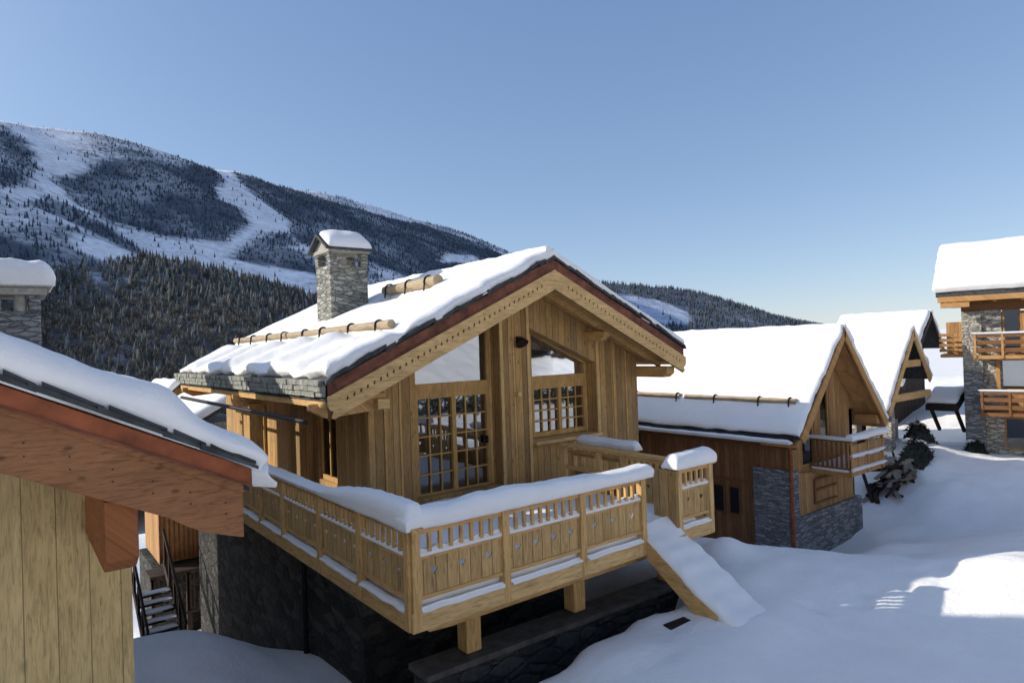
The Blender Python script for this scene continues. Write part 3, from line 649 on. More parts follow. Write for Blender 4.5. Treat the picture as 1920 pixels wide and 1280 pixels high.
# gutter with its own snow, past the eave
b = MB(); b.cyl((1.09, rk+.35, 2.36), (1.12, rk+16, 2.34), .05, 10); b.build('gutter', M['iron'], HL)
slab('gutter_snow', M['snow'], HL, (1.05, rk+.25, 2.33), (.2, 0, -.04), (0, 1.1, 0), .1, r=.07, nu=6, nv=20, jit=.03, seed=34)
b = MB(); b.prism([(-9.5, 8.3, 4.0), (-9.5, 18.3, 4.0), (-9.5, 13.3, 6.85)], (7.2, 0, 0)); b.build('shade_gable', M['hl_wall'], HL)  # unseen wing, added to cast shade on the ground and deck
for y_ in (7.9, 18.7): b = MB(); b.prism([(-9.8, y_, 3.75), (-9.8, 13.3, 6.87), (-9.8, 13.3, 7.2), (-9.8, y_, 4.05)], (7.8, 0, 0)); b.build('roof', M['snow'], HL)  # snowy roof of the added shading wing
# chimney of the near left house
hc = MB(); hx0, hx1, hy0, hy1 = -.95, .55, 16, 17.
hc.box(hx0, hx1, hy0, hy1, 2.2, 4.1); hch = hc.build('chimney', M['stoneg'], HL, .04)
for x in (hx0, hx0+.65, hx1-.2):
    for y in (hy0, hy1-.2): b = MB(); b.box(x, x+.2, y, y+.2, 4.1, 4.42); b.build('flue_pier', M['stoneg'], hch, .02)
b = MB(); b.cyl((.22, hy0+.15, 4.1), (.22, hy0+.15, 4.42), .11, 12); b.build('flue_pot', M['mortar'], hch)
b = MB(); b.box(hx0-.12, hx1+.1, hy0-.12, hy1+.12, 4.42, 4.56); b.box(hx0-.2, hx1+.18, hy0-.2, hy1+.2, 4.563, 4.62); b.build('cap', M['mortar'], hch, .01)
slab('cap_snow', M['snow'], hch, (hx0-.22, hy0-.22, 4.62), (hx1-hx0+.44, 0, 0), (0, hy1-hy0+.44, 0), .5, r=.22, nu=20, nv=16, seed=35, up=(0, 0, 1))
hc = MB(); hc.box(-1.3, -.1, 20.2, 21.3, 2.2, 5.3); hch = hc.build('chimney', M['stoneg'], HL, .04)
slab('cap_snow', M['snow'], hch, (-1.5, 20., 5.3), (1.6, 0, 0), (0, 1.5, 0), .4, r=.2, nu=14, nv=12, seed=36, up=(0, 0, 1))

# ================================================================== generic small chalet
def gable_roof(root, x0, xr, x1, y0, y1, z0, zr, z1, T=.32, snowr=.25, rakemat=None, rakeh=.26, th=.14, snow=True, seed=0, slate=None):
    """roof over y0..y1 with ridge xr; z0, z1 eave heights (tile top), zr ridge"""
    for (xe, ze) in ((x0, z0), (x1, z1)):
        d = Vector((xe-xr, 0, ze-zr)); nrm = Vector((-d.z, 0, d.x)).normalized();
        if nrm.z < 0: nrm = -nrm
        b = MB(); p = [Vector((xr, y0, zr)), Vector((xe, y0, ze))]; b.prism([p[0], p[1], p[1]-nrm*th, p[0]-nrm*th*1.0-Vector((0, 0, .0))], (0, y1-y0, 0)); b.build('roof', slate or M['slate'], root)
        b = MB(); q = p[1]-nrm*(th*.4); q0 = p[0]-nrm*(th*.4)
        b.prism([(q0.x, y0-.05, q0.z), (q.x, y0-.05, q.z), (q.x-nrm.x*rakeh, y0-.05, q.z-nrm.z*rakeh), (q0.x, y0-.05, q0.z-rakeh*1.15)], (0, .06, 0)); b.build('bargeboard', rakemat or M['orange_b'], root, .006)
        if snow:
            s_ = 1 if xe > xr else -1; dd = d.normalized(); ee = p[1]+Vector((0, -.02, 0))+nrm*.005
            slab('roof_snow', M['snow'], root, ee, -d-dd*(-.0), (0, y1-y0+.04, 0), T, r=snowr, nu=30, nv=50, jit=.06, seed=seed+xe, out=.04, up=nrm)

# ---------------- house 2
H2 = thing('wooden_house', 'dark red brown plank house with steep snowy roof, small gable balcony and stone base', 'house', (18.3, 12, -3))
x0, xr, x1, ya, yb = 15.85, 18.5, 21.15, 8.53, 21.5
gable_roof(H2, x0, xr, x1, ya, yb, .55, 3.36, .5, T=.13, snowr=.09, seed=40, th=.16, rakeh=.24)
WX0, WX1, WY = 16.45, 20.4, 9.05
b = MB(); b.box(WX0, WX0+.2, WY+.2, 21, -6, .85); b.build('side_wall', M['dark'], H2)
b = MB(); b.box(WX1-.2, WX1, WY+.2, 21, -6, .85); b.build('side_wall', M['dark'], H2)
GY = 9.25
zr_ = lambda X: 3.02 - 1.05*abs(X-xr)
b = MB()
zz = lambda x: zr_(x)
def strip(b, xa, xb, za, zb=None, y=GY):
    tops = [(xa, zb if zb is not None else zz(xa)), (xb, zb if zb is not None else zz(xb))]
    if xa < xr < xb and zb is None: tops = [tops[0], (xr, zz(xr)), tops[1]]
    b.prism([(xa, y, za), (xb, y, za)]+[(p, y, q) for p, q in tops[::-1]], (0, .15, 0))
strip(b, WX0, 17.35, -6); strip(b, 17.35, 18.05, -6, -.55); strip(b, 17.35, 18.05, 1.75); strip(b, 18.05, 18.42, -6); strip(b, 18.42, 18.98, -6, .0); strip(b, 18.42, 18.98, 1.6); strip(b, 18.98, WX1, -6)
b.build('wall', M['orange'], H2)
for (xa, xb, za, zb_) in ((17.35, 18.05, -.55, 1.75), (18.42, 18.98, 0., 1.6)):
    b = MB(); b.box(xa, xa+.06, GY+.02, GY+.1, za, zb_); b.box(xb-.06, xb, GY+.02, GY+.1, za, zb_); b.box(xa+.06, xb-.06, GY+.02, GY+.1, zb_-.06, zb_); b.box(xa+.06, xb-.06, GY+.02, GY+.1, za, za+.07); wq = b.build('window', M['orange_b'], H2)
    b = MB(); b.box(xa+.03, xb-.03, GY+.06, GY+.07, za, zb_); b.build('pane', M['glassd'], wq); b = MB(); b.box(xa, xb, GY+.3, GY+.32, za, zb_); b.build('dark_backing', M['black'], wq)  # black sheet behind the glass stands in for the unlit room
b = MB(); b.box(WX0-.02, WX0+.28, WY-.02, WY+.22, -6, -.5); b.build('stone_quoin', M['stoneg'], H2, .02)
b = MB(); b.box(WX0+.0, WX0+.24, WY, WY+.2, -.495, .8); b.build('corner_post', M['orange'], H2, .01)
b = MB(); b.box(WX0+.28, WX1+.02, WY-.01, GY, -6, -1.78); b.build('stone_base', M['stoneg'], H2, .02)
b = MB(); b.prism([(WX0+.28, WY+.08, -1.78), (WX0+1.197, WY+.08, -1.78), (WX0+1.197, WY+.08, -.7), (WX0+.28, WY+.08, -.6)], (0, .1, 0)); b.box(WX0+1.2, WX1-.3, WY+.10, WY+.17, -1.78, -.75); b.build('lower_wall', M['orange'], H2)
b = MB(); b.box(17.7, 17.78, WY+.05, WY+.095, -1.6, -.9); 
for z in (-1.62, -1.25, -.95): b.box(17.8, 19.0, WY+.05, WY+.095, z, z+.06)
b.build('garage_trim', M['brown'], H2)
b = MB(); b.box(WX0-.1, WX0-.003, 9.12, 10.17, -6, -.48); b.build('stone_panel', M['stoneg'], H2, .015)
b = MB(); b.cyl((WX0-.14, 9.02, .1), (WX0-.14, 9.02, -3.6), .055, 10); b.cyl((WX0-.14, 9.02, .1), (WX0-.62, 8.9, .42), .055, 10); b.build('downpipe', M['copper'], H2)
b = MB(); b.cyl((15.78, 8.6, .47), (15.78, 21.4, .45), .07, 10); b.build('gutter', M['iron'], H2)
slab('gutter_snow', M['snow'], H2, (15.66, 8.7, .36), (0, 12.6, 0), (.2, 0, .0), .1, r=.07, nu=100, nv=4, jit=.05, seed=43, up=(0, 0, 1))
b = MB(); b.box(15.9, 16.44, 8.9, 21.3, .32, .40); b.build('soffit', M['dark'], H2)
b = MB(); b.box(16.38, 16.448, 8.9, 21, .1, .3); b.build('fascia', M['brown'], H2)
for (ya_, yb_) in ((10.62, 10.98), (11.13, 11.5)):
    b = MB(); b.box(16.4, 16.44, ya_, yb_, -1.95, -1.12); wq = b.build('window', M['brown'], H2); b = MB(); b.box(16.385, 16.395, ya_+.04, yb_-.04, -1.9, -1.17); b.build('pane', M['black'], wq)
b = MB(); b.box(16.4, 16.44, 14.2, 14.9, -.3, .28); wq = b.build('window', M['brown'], H2); b = MB(); b.box(16.385, 16.395, 14.25, 14.85, -.25, .25); b.build('pane', M['black'], wq)
b = MB()
b.box(16.41, 16.446, 9.2, 20, -1.0, -.94); b.build('cover_strip', M['brown'], H2)
guard(H2, (16.42, 8.85, 1.38), (16.42, 12.4, 1.38), .085, (.05, .3, .7), -1); guard(H2, (16.42, 12.6, 1.39), (16.42, 17, 1.39), .085, (.02, .4), -1)
for zb_, xx in ((.55, x1-.45), (.55, x0+.55)):
    b = MB(); b.box(xx-.12, xx+.12, 8.6, GY, zb_-.15, zb_+.12); b.build('purlin', M['orange_b'], H2, .01)
b = MB()
for s_, xe in ((-1, x0), (1, x1)): b.prism([(xr, 8.6, 3.06), (xe, 8.6, .24), (xe, 8.6, .28), (xr, 8.6, 3.10)], (0, 1., 0))
b.build('soffit', M['orange_b'], H2)
# balcony of house 2
bx0, bx1, by0, by1, bz = 17.75, 19.75, 8.15, 9.243, -.62
b = MB(); b.box(bx0, bx1, by0, by1, bz-.12, bz); bal = b.build('balcony', M['orange_b'], H2, .01)
b = MB(); b.box(bx0-.03, bx1+.03, by0-.04, by0+.02, bz+.82, bz+.9); b.box(bx0-.03, bx0+.03, by0, by1, bz+.82, bz+.9); b.box(bx0-.02, bx0+.02, by0, by1, bz+.08, bz+.13); b.build('top_rail', M['brown'], bal, .006)
for y in np.arange(by0+.08, by1, .13):
    b = MB(); b.box(bx0-.018, bx0+.018, y-.025, y+.025, bz+.1, bz+.84); b.build('baluster', M['brown'], bal)
for z in (.06, .44): 
    b = MB(); b.box(bx0, bx1, by0-.03, by0-.0, bz+z, bz+z+.3); b.build('panel', M['orange'], bal)
    slab('panel_snow', M['snow2'], bal, (bx0, by0-.09, bz+z+.0), (bx1-bx0, 0, 0), (0, .1, 0), .06, r=.04, nu=10, nv=3, seed=50+z, up=(0, 0, 1))
for x in (bx0, (bx0+bx1)/2, bx1-.06): b = MB(); b.box(x, x+.07, by0-.06, by0+.03, bz-.1, bz+.84); b.build('post', M['orange_b'], bal, .005)
slab('rail_snow', M['snow2'], bal, (bx0-.1, by0-.14, bz+.9), (bx1-bx0+.2, 0, 0), (0, .25, 0), .14, r=.09, nu=14, nv=5, seed=52, up=(0, 0, 1))
slab('rail_snow', M['snow2'], bal, (bx0-.1, by0+.1, bz+.9), (0, 1.0, 0), (.22, 0, 0), .05, r=.06, nu=14, nv=5, seed=53, up=(0, 0, 1))
slab('balcony_snow', M['snow2'], bal, (bx0+.05, by0+.05, bz), (bx1-bx0-.1, 0, 0), (0, by1-by0-.1, 0), .15, r=.1, nu=10, nv=8, seed=54, up=(0, 0, 1))

# ---------------- house 3
H3 = thing('snowy_house', 'narrow wooden house with pointed gable and two pale cross beams behind the red brown house', 'house', (27.3, 14, -3))
gable_roof(H3, 24.8, 27.35, 29.0, 10.0, 22, .35, 3.3, 1.35, T=.16, snowr=.1, seed=60, rakemat=M['trim_x'])
b = MB(); b.prism([(25.5, 11.2, -6), (28.5, 11.2, -6), (28.5, 11.2, 1.5), (27.35, 11.2, 2.95), (25.5, 11.2, .8)], (0, .2, 0)); b.build('wall', M['old'], H3)
b = MB(); b.box(25.5, 25.7, 11.4, 21.5, -6, .6); b.box(28.3, 28.5, 11.4, 21.5, -6, 1.2); b.build('side_wall', M['stonel'], H3)
for z, xa, xb in ((1.95, 26.35, 28.0), (.72, 25.6, 28.9)):
    b = MB(); b.box(xa, xb, 10.0, 10.2, z-.13, z+.13); b.build('cross_beam', M['trim_x'], H3, .01)
b = MB(); b.box(25.6, 25.95, 10.2, 11.1, -4, .3); b.build('stone_pier', M['stonel'], H3, .02)
b = MB(); b.box(27.7, 28.0, 10.9, 11.15, -4, -.3); b.build('render_post', M['pale'], H3, .02)

# ---------------- house 4: old barn
H4 = thing('old_barn', 'blackened timber barn with snowy roof, farthest gable between the snowy house and the stone building', 'barn', (40, 17, -2))
gable_roof(H4, 36.6, 40.9, 42.6, 14.0, 18.9, .4, 4.3, 2.3, T=.25, snowr=.15, seed=70, rakemat=M['old'])
b = MB(); b.prism([(37.2, 14.8, -4), (41.9, 14.8, -4), (41.9, 14.8, 2.7), (40.9, 14.8, 3.95), (37.2, 14.8, .6)], (0, .2, 0)); b.build('wall', M['old'], H4)
b = MB(); b.box(37.2, 37.4, 15, 18.6, -4, .7); b.box(41.7, 41.9, 15, 18.6, -4, 2.6); b.build('side_wall', M['old'], H4)

# ---------------- house 5: stone and timber building at the right
B5 = (28.68, 8.80, -1.3); A5 = R(-75.2)
H5 = thing('stone_house', 'tall stone and orange timber house with balconies and thick snow roof at the right edge', 'house', B5, A5, local=True)
# local frame: x along the facade (towards the camera side), y = into the building (away), z up
def Z5(z): return z+1.3
b = MB(); b.box(0, .62, 0, .5, -1.5, Z5(3.85)); b.box(.62, 9, .15, .5, -1.5, Z5(.0)); b.build('wall', M['stonel'], H5, .02)
b = MB(); b.box(0, .62, -.12, -.003, -1.5, Z5(1.62)); b.build('wall', M['stoneg'], H5, .02)
b = MB(); b.box(.62, 1.22, .1, .5, Z5(.0), Z5(3.87)); b.build('wall', M['stonel'], H5, .02)
b = MB(); b.box(1.22, 9, .2, .5, Z5(.0), Z5(3.8)); b.build('wall', M['orange'], H5)
b = MB(); b.box(-.02, .2, .5, 8, -1.5, Z5(4.3)); b.build('side_wall', M['stonel'], H5)
b = MB(); b.box(0, 9, .05, .45, Z5(3.86), Z5(4.26)); b.build('upper_wall', M['brown'], H5, .02)
for (xa, xb, za, zb_, nm) in ((1.3, 1.72, 2.25, 3.85, 'door'), (1.2, 2.6, .95, 1.98, 'window'), (1.25, 1.75, -1.25, -.2, 'window'), (3.4, 4.4, 2.25, 3.85, 'door')):
    b = MB(); b.box(xa-.06, xb+.06, .13, .19, Z5(za-.05), Z5(zb_+.06)); wq = b.build(nm, M['orange_b'], H5); b = MB(); b.box(xa, xb, .1, .128, Z5(za), Z5(zb_)); b.build('pane', M['glass'] if nm == 'window' and za > 0 else M['glassd'], wq)
    b = MB(); b.box(xa-.02, xb+.02, .2-.012, .2-.002, Z5(za), Z5(zb_)); b.build('dark_backing', M['black'], wq)  # black sheet at each opening stands in for the dark interior
b = MB(); b.box(1.76, 1.95, .0, .19, Z5(2.25), Z5(3.72)); b.build('shutter', M['orange'], H5)
b = MB(); b.box(1.0, 1.12, .0, .2, Z5(.9), Z5(2.05)); b.build('corner_post', M['orange_b'], H5, .01)
def balc5(z, x0_, x1_, yd, mat, bal_h=.82):
    b = MB(); b.box(x0_, x1_, -yd, .12, Z5(z)-.13, Z5(z)); bl = b.build('balcony', mat, H5, .01)
    for k, hh in enumerate((.12, .40, .66)):
        b = MB(); b.box(x0_+.02, x1_, -yd-.01, -yd+.03, Z5(z)+hh, Z5(z)+hh+(.15 if k < 2 else .13)); b.build('rail_board', M['brown'], bl, .004)
        b = MB(); b.box(x0_, x0_+.04, -yd+.03, .1, Z5(z)+hh, Z5(z)+hh+.14); b.build('rail_board', M['brown'], bl, .004)
    for x in np.arange(x0_+.02, x1_, .8):
        b = MB(); b.box(x, x+.07, -yd-.03, -yd-.012, Z5(z)-.1, Z5(z)+.82); b.build('post', mat, bl)
    b = MB()
    slab('rail_snow', M['snow2'], bl, (x0_, -yd-.05, Z5(z)+.79), (x1_-x0_, 0, 0), (0, .12, 0), .05, r=.04, nu=20, nv=3, seed=z, up=(0, 0, 1))
    return bl
balc5(2.2, .36, 7, 1.0, M['orange_b']); balc5(.12, .5, 7, .9, M['brown'])
# roof: eave side towards us, ridge behind
b = MB(); b.prism([(-.75, -.6, Z5(4.42)), (-.75, 3.6, Z5(6.35)), (-.75, 3.6, Z5(6.55)), (-.75, -.6, Z5(4.62))], (11, 0, 0)); b.prism([(-.75, 3.6, Z5(6.35)), (-.75, 9, Z5(4.3)), (-.75, 9, Z5(4.5)), (-.75, 3.6, Z5(6.55))], (11, 0, 0)); b.build('roof', M['slate'], H5)
b = MB(); b.box(-.7, 10, -.66, -.58, Z5(4.22), Z5(4.42)); b.build('fascia', M['orange_b'], H5, .01)
b = MB()
for i in range(12): b.cyl((-.55+.8*i, -.56, Z5(4.22)), (-.55+.8*i, .0, Z5(4.32)), .07, 8)
b.build('rafter_ends', M['orange_b'], H5)
b = MB(); b.box(-.6, .3, -.9, -.7, Z5(4.0), Z5(4.18)); b.build('purlin', M['orange_b'], H5, .01); b = MB(); b.box(-.6, .3, .1, .3, Z5(4.1), Z5(4.3)); b.build('purlin', M['orange_b'], H5, .01)
slab('roof_snow', M['snow'], H5, (-.8, -.66, Z5(4.63)), (11.1, 0, 0), (0, 4.3, 1.97), .36, r=.12, nu=40, nv=20, seed=80)
slab('roof_snow', M['snow'], H5, (-.8, 9, Z5(4.5)), (11.1, 0, 0), (0, -5.4, 2.05), .42, r=.25, nu=30, nv=20, seed=81)
# lean-to balcony on the far side
b = MB(); b.box(-.75, -.03, .6, 3, Z5(2.1), Z5(2.22)); bl = b.build('balcony', M['orange_b'], H5)
for k in range(4): b = MB(); b.box(-.77, -.73, .6, 3, Z5(2.32+.2*k), Z5(2.44+.2*k)); b.box(-.73, -.03, .58, .62, Z5(2.32+.2*k), Z5(2.44+.2*k)); b.build('rail_board', M['orange'], bl)
b = MB(); b.box(-.6, -.03, 2.0, 2.9, Z5(2.22), Z5(3.5)); b.build('side_door', M['orange'], H5)
# snow-laden timber shelter left of the stone house
t = thing('timber_shelter', 'dark open timber lean-to loaded with snow against the left side of the stone house', 'shelter', (29.2, 9.4, -1))
b = MB(); b.prism([(28.55, 9.0, .05), (29.75, 9.0, .62), (29.75, 9.0, .82), (28.55, 9.0, .25)], (0, 1.1, 0)); b.build('roof', M['old'], t)
slab('roof_snow', M['snow'], t, (28.7, 9.1, .33), (1.0, 0, .49), (0, 1.0, 0), .15, r=.12, nu=10, nv=10, seed=84)
for y_ in (9.1, 9.95):
    b = MB(); b.beam((28.7, y_, .1), (29.5, y_, -.8), .1, .12); b.build('strut', M['old'], t)

# ================================================================== GROUND
CP = [(4, 5, -1.35), (6, 5.4, -1.0), (8, 5.3, -.93), (9, 4, -.9), (12, 8.3, -1.25), (10.8, 7.4, -.98), (14, 7.8, -2.1), (15.9, 8.6, -2.75), (21, 8.2, -2.7), (18, 7.0, -2.45), (18, 4, -1.6), (23.3, 9.3, -1.9), (25.4, 9.3, -1.35), (27.2, 10., -.95), (22.2, 9.3, -2.4), (22, 6, -2.2),
      (28.0, 8.4, -1.45), (27, 4, -1.2), (30, 2, -1.1), (14, 3.2, -.85), (20, 0, -.9), (10, 0, -.6), (5, 0, -1.1), (0, 0, -1.5), (30, -6, .2), (12, -8, -.2), (40, 0, .3),
      (1.2, 11.5, -1.35), (2.5, 12.3, -1.65), (3.6, 12, -2.35), (1.5, 8, -1.55), (2.5, 8.6, -1.95), (2, 14.6, -3.3), (3.4, 17, -4.9), (3, 24, -6.5), (5, 32, -9), (3.9, 9.5, -2.2), (11, 13, -2.3), (12, 20, -4), (20, 25, -6), (30, 22, -3.5), (34, 14, -2.2), (42, 15.5, -1.0), (40, 30, -7), (29.5, 13, -1.6),
      (-5, 5, -2.5), (-8, 20, -6), (0, 45, -14), (30, 60, -22), (60, 30, -1.), (60, 45, -6), (70, 5, .5), (40, -25, 7), (0, -30, 5), (-30, -10, 0), (-30, 30, -12), (7, 8.2, -1.2), (5.4, 8.0, -1.3), (9.5, 8.5, -1.3), (5, 6.2, -1.1), (7, 6.3, -1.0), (11, 10, -1.6), (20, -20, 3.5)]
CP = np.array(CP, float)
def U(r): return np.where(r > 0, r*r*np.log(r+1e-9), 0.)
n = len(CP); K = U(np.hypot(CP[:, None, 0]-CP[None, :, 0], CP[:, None, 1]-CP[None, :, 1])) + np.eye(n)*.1
Pm = np.c_[np.ones(n), CP[:, :2]]; A = np.block([[K, Pm], [Pm.T, np.zeros((3, 3))]]); W = np.linalg.solve(A, np.r_[CP[:, 2], 0, 0, 0])
def tps(x, y): 
    x, y = np.asarray(x, float), np.asarray(y, float)
    r = np.hypot(x[..., None]-CP[:, 0], y[..., None]-CP[:, 1]); return U(r)@W[:n] + W[n]+W[n+1]*x+W[n+2]*y
def far(x, y):
    r = np.hypot(x, y); a = np.degrees(np.arctan2(y, x))
    v = np.clip((a-22)/30, 0, 1)*np.clip((200-a)/40, 0, 1)        # valley side
    return np.where(True, -2 - v*np.clip(r-30, 0, 400)*.28 + (1-v)*np.clip(r-30, 0, 600)*np.interp(a, [-180, -150, -20, 5, 25], [.25, .42, .38, .02, .012]), 0)  # rise behind the camera steepened to bounce sunlight onto the gable
def gz(x, y):
    r = np.hypot(x-15, y-5); k = np.clip((r-38)/25, 0, 1); k = k*k*(3-2*k)
    z = tps(x, y)*(1-k)+far(x, y)*k
    # the hollow dug under the deck: sharp edge of the snow in front of the ledge
    e = 1/(1+np.exp((y-9.6)/.3))/(1+np.exp(-(x-4.5)/.15))/(1+np.exp(-(y-6.68-.1*np.sin(x*2.1)-.07*np.sin(x*5.3)-.02*(x-5))/.09)); w_ = 1/(1+np.exp((x-8.9)/.25)); z = z-e*w_*(2.2)
    e2 = 1/(1+np.exp((x-4.35-.12*np.sin(y*4)-.12*(y-5))/.10)); w2_ = 1/(1+np.exp(-(y-4.6)/.3))*1/(1+np.exp((y-7.5)/.3)); z = np.minimum(z, z*(1-e2*w2_)+(-3.1)*e2*w2_)
    return z
def spaced(lo, hi, fine0, fine1, step, growth):
    a = list(np.arange(fine0, fine1, step)); s_ = step; q = fine1
    while q < hi: a.append(q); s_ *= growth; q += s_
    a.append(hi); s_ = step; q = fine0-step; bq = []
    while q > lo: bq.append(q); s_ *= growth; q -= s_
    return np.array(bq[::-1] and ([lo]+bq[::-1])+a)
gx = spaced(-6000, 6000, -4, 32, .13, 1.09); gy = spaced(-6000, 6000, -4, 16, .13, 1.09)
XX, YY = np.meshgrid(gx, gy, indexing='ij'); ZZ = gz(XX, YY)
near = (XX > -30) & (XX < 90) & (YY > -40) & (YY < 60)
it = np.nditer(near, flags=['multi_index'])
Zn = np.zeros_like(ZZ)
ii = np.argwhere(near)
for i, j in ii:
    x, y = XX[i, j], YY[i, j]
    Zn[i, j] = .24*noise.noise(Vector((x*.35, y*.35, 2.))) + .07*noise.noise(Vector((x*1.1, y*1.1, 5.))) + .016*noise.noise(Vector((x*3.7, y*3.7, 9.))) + .05*max(0, noise.noise(Vector((x*.8+y*.5, y*2.2, 12.))))
ZZ = ZZ+Zn
# a few footprints / dimples and drifts
for (px_, py_, r_, d_) in [(9.4+.55*i+.1*math.sin(i*2), 4.7-.1*i+.12*(-1)**i, .11, .10) for i in range(9)]+[(random.uniform(5, 20), random.uniform(-1, 6), random.uniform(.1, .25), random.uniform(.01, .04)) for _ in range(40)]:
    ZZ -= d_*np.exp(-((XX-px_)**2+(YY-py_)**2)/(r_*r_))
for (px_, py_, rx, ry, d_) in ((10.6, 7.2, .5, .35, .25), (12.3, 8.6, .9, .5, .15), (13.6, 3.6, 2.2, .9, .12), (23.2, 7.6, 1.6, .6, .35), (17.2, 7.2, 1.4, .6, .2), (25, 6.6, 2.4, .8, .3), (8.3, 5.0, .8, .45, .10)):
    ZZ += d_*np.exp(-((XX-px_)/rx)**2-((YY-py_)/ry)**2)
def gheight(x, y): 
    i = np.searchsorted(gx, x); j = np.searchsorted(gy, y); return float(ZZ[i, j])
def gridmesh(name, P, mat, smooth=True, col=None, alpha=None):
    a, b_, _ = P.shape; me = bpy.data.meshes.new(name); me.vertices.add(a*b_); me.vertices.foreach_set('co', P.reshape(-1))
    i, j = np.meshgrid(np.arange(a-1), np.arange(b_-1), indexing='ij'); k = (i*b_+j).ravel(); q = np.c_[k, k+b_, k+b_+1, k+1]
    me.loops.add(q.size); me.polygons.add(len(q)); me.loops.foreach_set('vertex_index', q.ravel()); me.polygons.foreach_set('loop_start', np.arange(len(q))*4); me.polygons.foreach_set('loop_total', np.full(len(q), 4))
    me.update(); me.polygons.foreach_set('use_smooth', np.ones(len(q), bool)); me.materials.append(mat)
    if col is not None:
        ca = me.color_attributes.new('Col', 'FLOAT_COLOR', 'POINT'); ca.data.foreach_set('color', np.c_[col.reshape(-1, 3), np.ones(a*b_) if alpha is None else alpha.ravel()].ravel())
    me.validate(); o = bpy.data.objects.new(name, me); COL.objects.link(o); return o
g_ = gridmesh('snow_ground', np.stack([XX, YY, ZZ], -1), M['ground']); g_['kind'] = 'structure'

# ================================================================== MOUNTAINS
def interp(px, tab): return np.interp(px, [t[0] for t in tab], [t[1] for t in tab])
def fbm(x, y, sc_, o=5, seed=0.):
    v = np.zeros(x.shape); f = v.ravel(); xs, ys = x.ravel(), y.ravel()
    for i in range(len(f)): f[i] = noise.fractal(Vector((xs[i]*sc_, ys[i]*sc_, seed)), 1., 2., o)
    return f.reshape(x.shape)
def inpoly(px, py, poly):
    c = np.zeros(px.shape, bool); n_ = len(poly)
    for i in range(n_):
        x1_, y1_ = poly[i]; x2_, y2_ = poly[(i+1) % n_]
        if y1_ == y2_: continue
        c ^= ((y1_ > py) != (y2_ > py)) & (px < (x2_-x1_)*(py-y1_)/(y2_-y1_)+x1_)
    return c
def slope_mesh(s_rng, o0, yaw_r, sky_tab, foot, tanb, ns, nt, amp, nsc, seed, ext):
    """a mountain side: ridge line o0 + s*(dir), height from its bearing, falling away at slope tanb"""
    s = np.linspace(*s_rng, ns); t = np.linspace(-.25, 1, nt)
    rd = np.array([math.cos(yaw_r), math.sin(yaw_r)]); dn = np.array([rd[1], -rd[0]])
    RX, RY = o0[0]+s*rd[0], o0[1]+s*rd[1]
    zr_ = np.zeros(ns)
    for i in range(ns):
        D = math.hypot(RX[i], RY[i]); yaw = math.atan2(RY[i], RX[i]); a = YAW-yaw
        px = 960+FPX*math.tan(max(-1.2, min(1.2, a))) if abs(a) < 1.2 else (-2500 if a < 0 else 5000)
        pxx = px
        for _ in range(3):
            py = interp(pxx, sky_tab); d = at_az(pxx, py); 
            err = math.atan2(d[1], d[0])-yaw; pxx += err*FPX/math.cos(max(-1.3, min(1.3, a)))**2 if abs(a) < 1.1 else 0
        zr_[i] = CAMZ + D*d[2]/math.hypot(d[0], d[1]) if abs(a) < 1.1 else 0
        if abs(a) >= 1.1: zr_[i] = np.nan
    ok = ~np.isnan(zr_); zr_ = np.where(ok, zr_, 0); 
    for e in ext: zr_ = np.where(s < e[0], e[1](s), zr_)
    Wd = (zr_-foot)/tanb
    T, I = np.meshgrid(t, np.arange(ns)); 
    X = RX[I]+dn[0]*T*Wd[I]; Y = RY[I]+dn[1]*T*Wd[I]
    tt = np.clip(T, 0, 1); Z = zr_[I]-(zr_[I]-foot)*(tt**1.03); Z = np.where(T < 0, zr_[I]+T*Wd[I]*.9*tanb*1.2, Z)
    nf = fbm(X, Y, nsc, 6, seed); Z += amp*nf*np.clip(np.abs(T)*5+.06, 0, 1)
    return X, Y, Z
SKA = [(-900, 120), (-300, 190), (0, 225), (60, 236), (130, 244), (170, 247), (230, 260), (280, 275), (330, 292), (400, 318), (450, 322), (500, 343), (560, 356), (600, 360), (650, 372), (700, 385), (760, 405), (830, 424), (900, 448), (950, 474), (1050, 520), (1200, 600), (2000, 700)]
def zz_a(X, Y, Z):
    q = np.stack([X, Y, Z], -1); return to_px(q)
z_ = lambda pts: [(x*.336, y*.336+200) for x, y in pts]
FOREST = [z_([(330, 395), (480, 375), (560, 305), (650, 290), (800, 295), (960, 335), (1100, 330), (1190, 350), (1260, 420), (1195, 450), (1230, 520), (1340, 570), (1380, 640), (1330, 700), (1230, 755), (1080, 740), (900, 720), (750, 670), (650, 650), (560, 600), (450, 560), (400, 520), (350, 450)]),
          z_([(1290, 365), (1420, 395), (1905, 545), (2300, 640), (2700, 770), (2850, 860), (2800, 1000), (2400, 1000), (1905, 800), (1740, 770), (1620, 720), (1620, 640), (1440, 510), (1350, 430)]),
          z_([(0, 100), (60, 120), (150, 180), (210, 350), (150, 430), (0, 450)]),
          z_([(1290, 860), (1420, 740), (1560, 700), (1700, 800), (1760, 900), (1760, 960), (1400, 880)]),
          z_([(150, 470), (330, 520), (480, 600), (640, 690), (800, 790), (840, 860), (700, 790), (560, 720), (400, 650), (200, 560)]),
          z_([(-400, 700), (0, 720), (220, 800), (330, 880), (0, 900), (-400, 900)])]
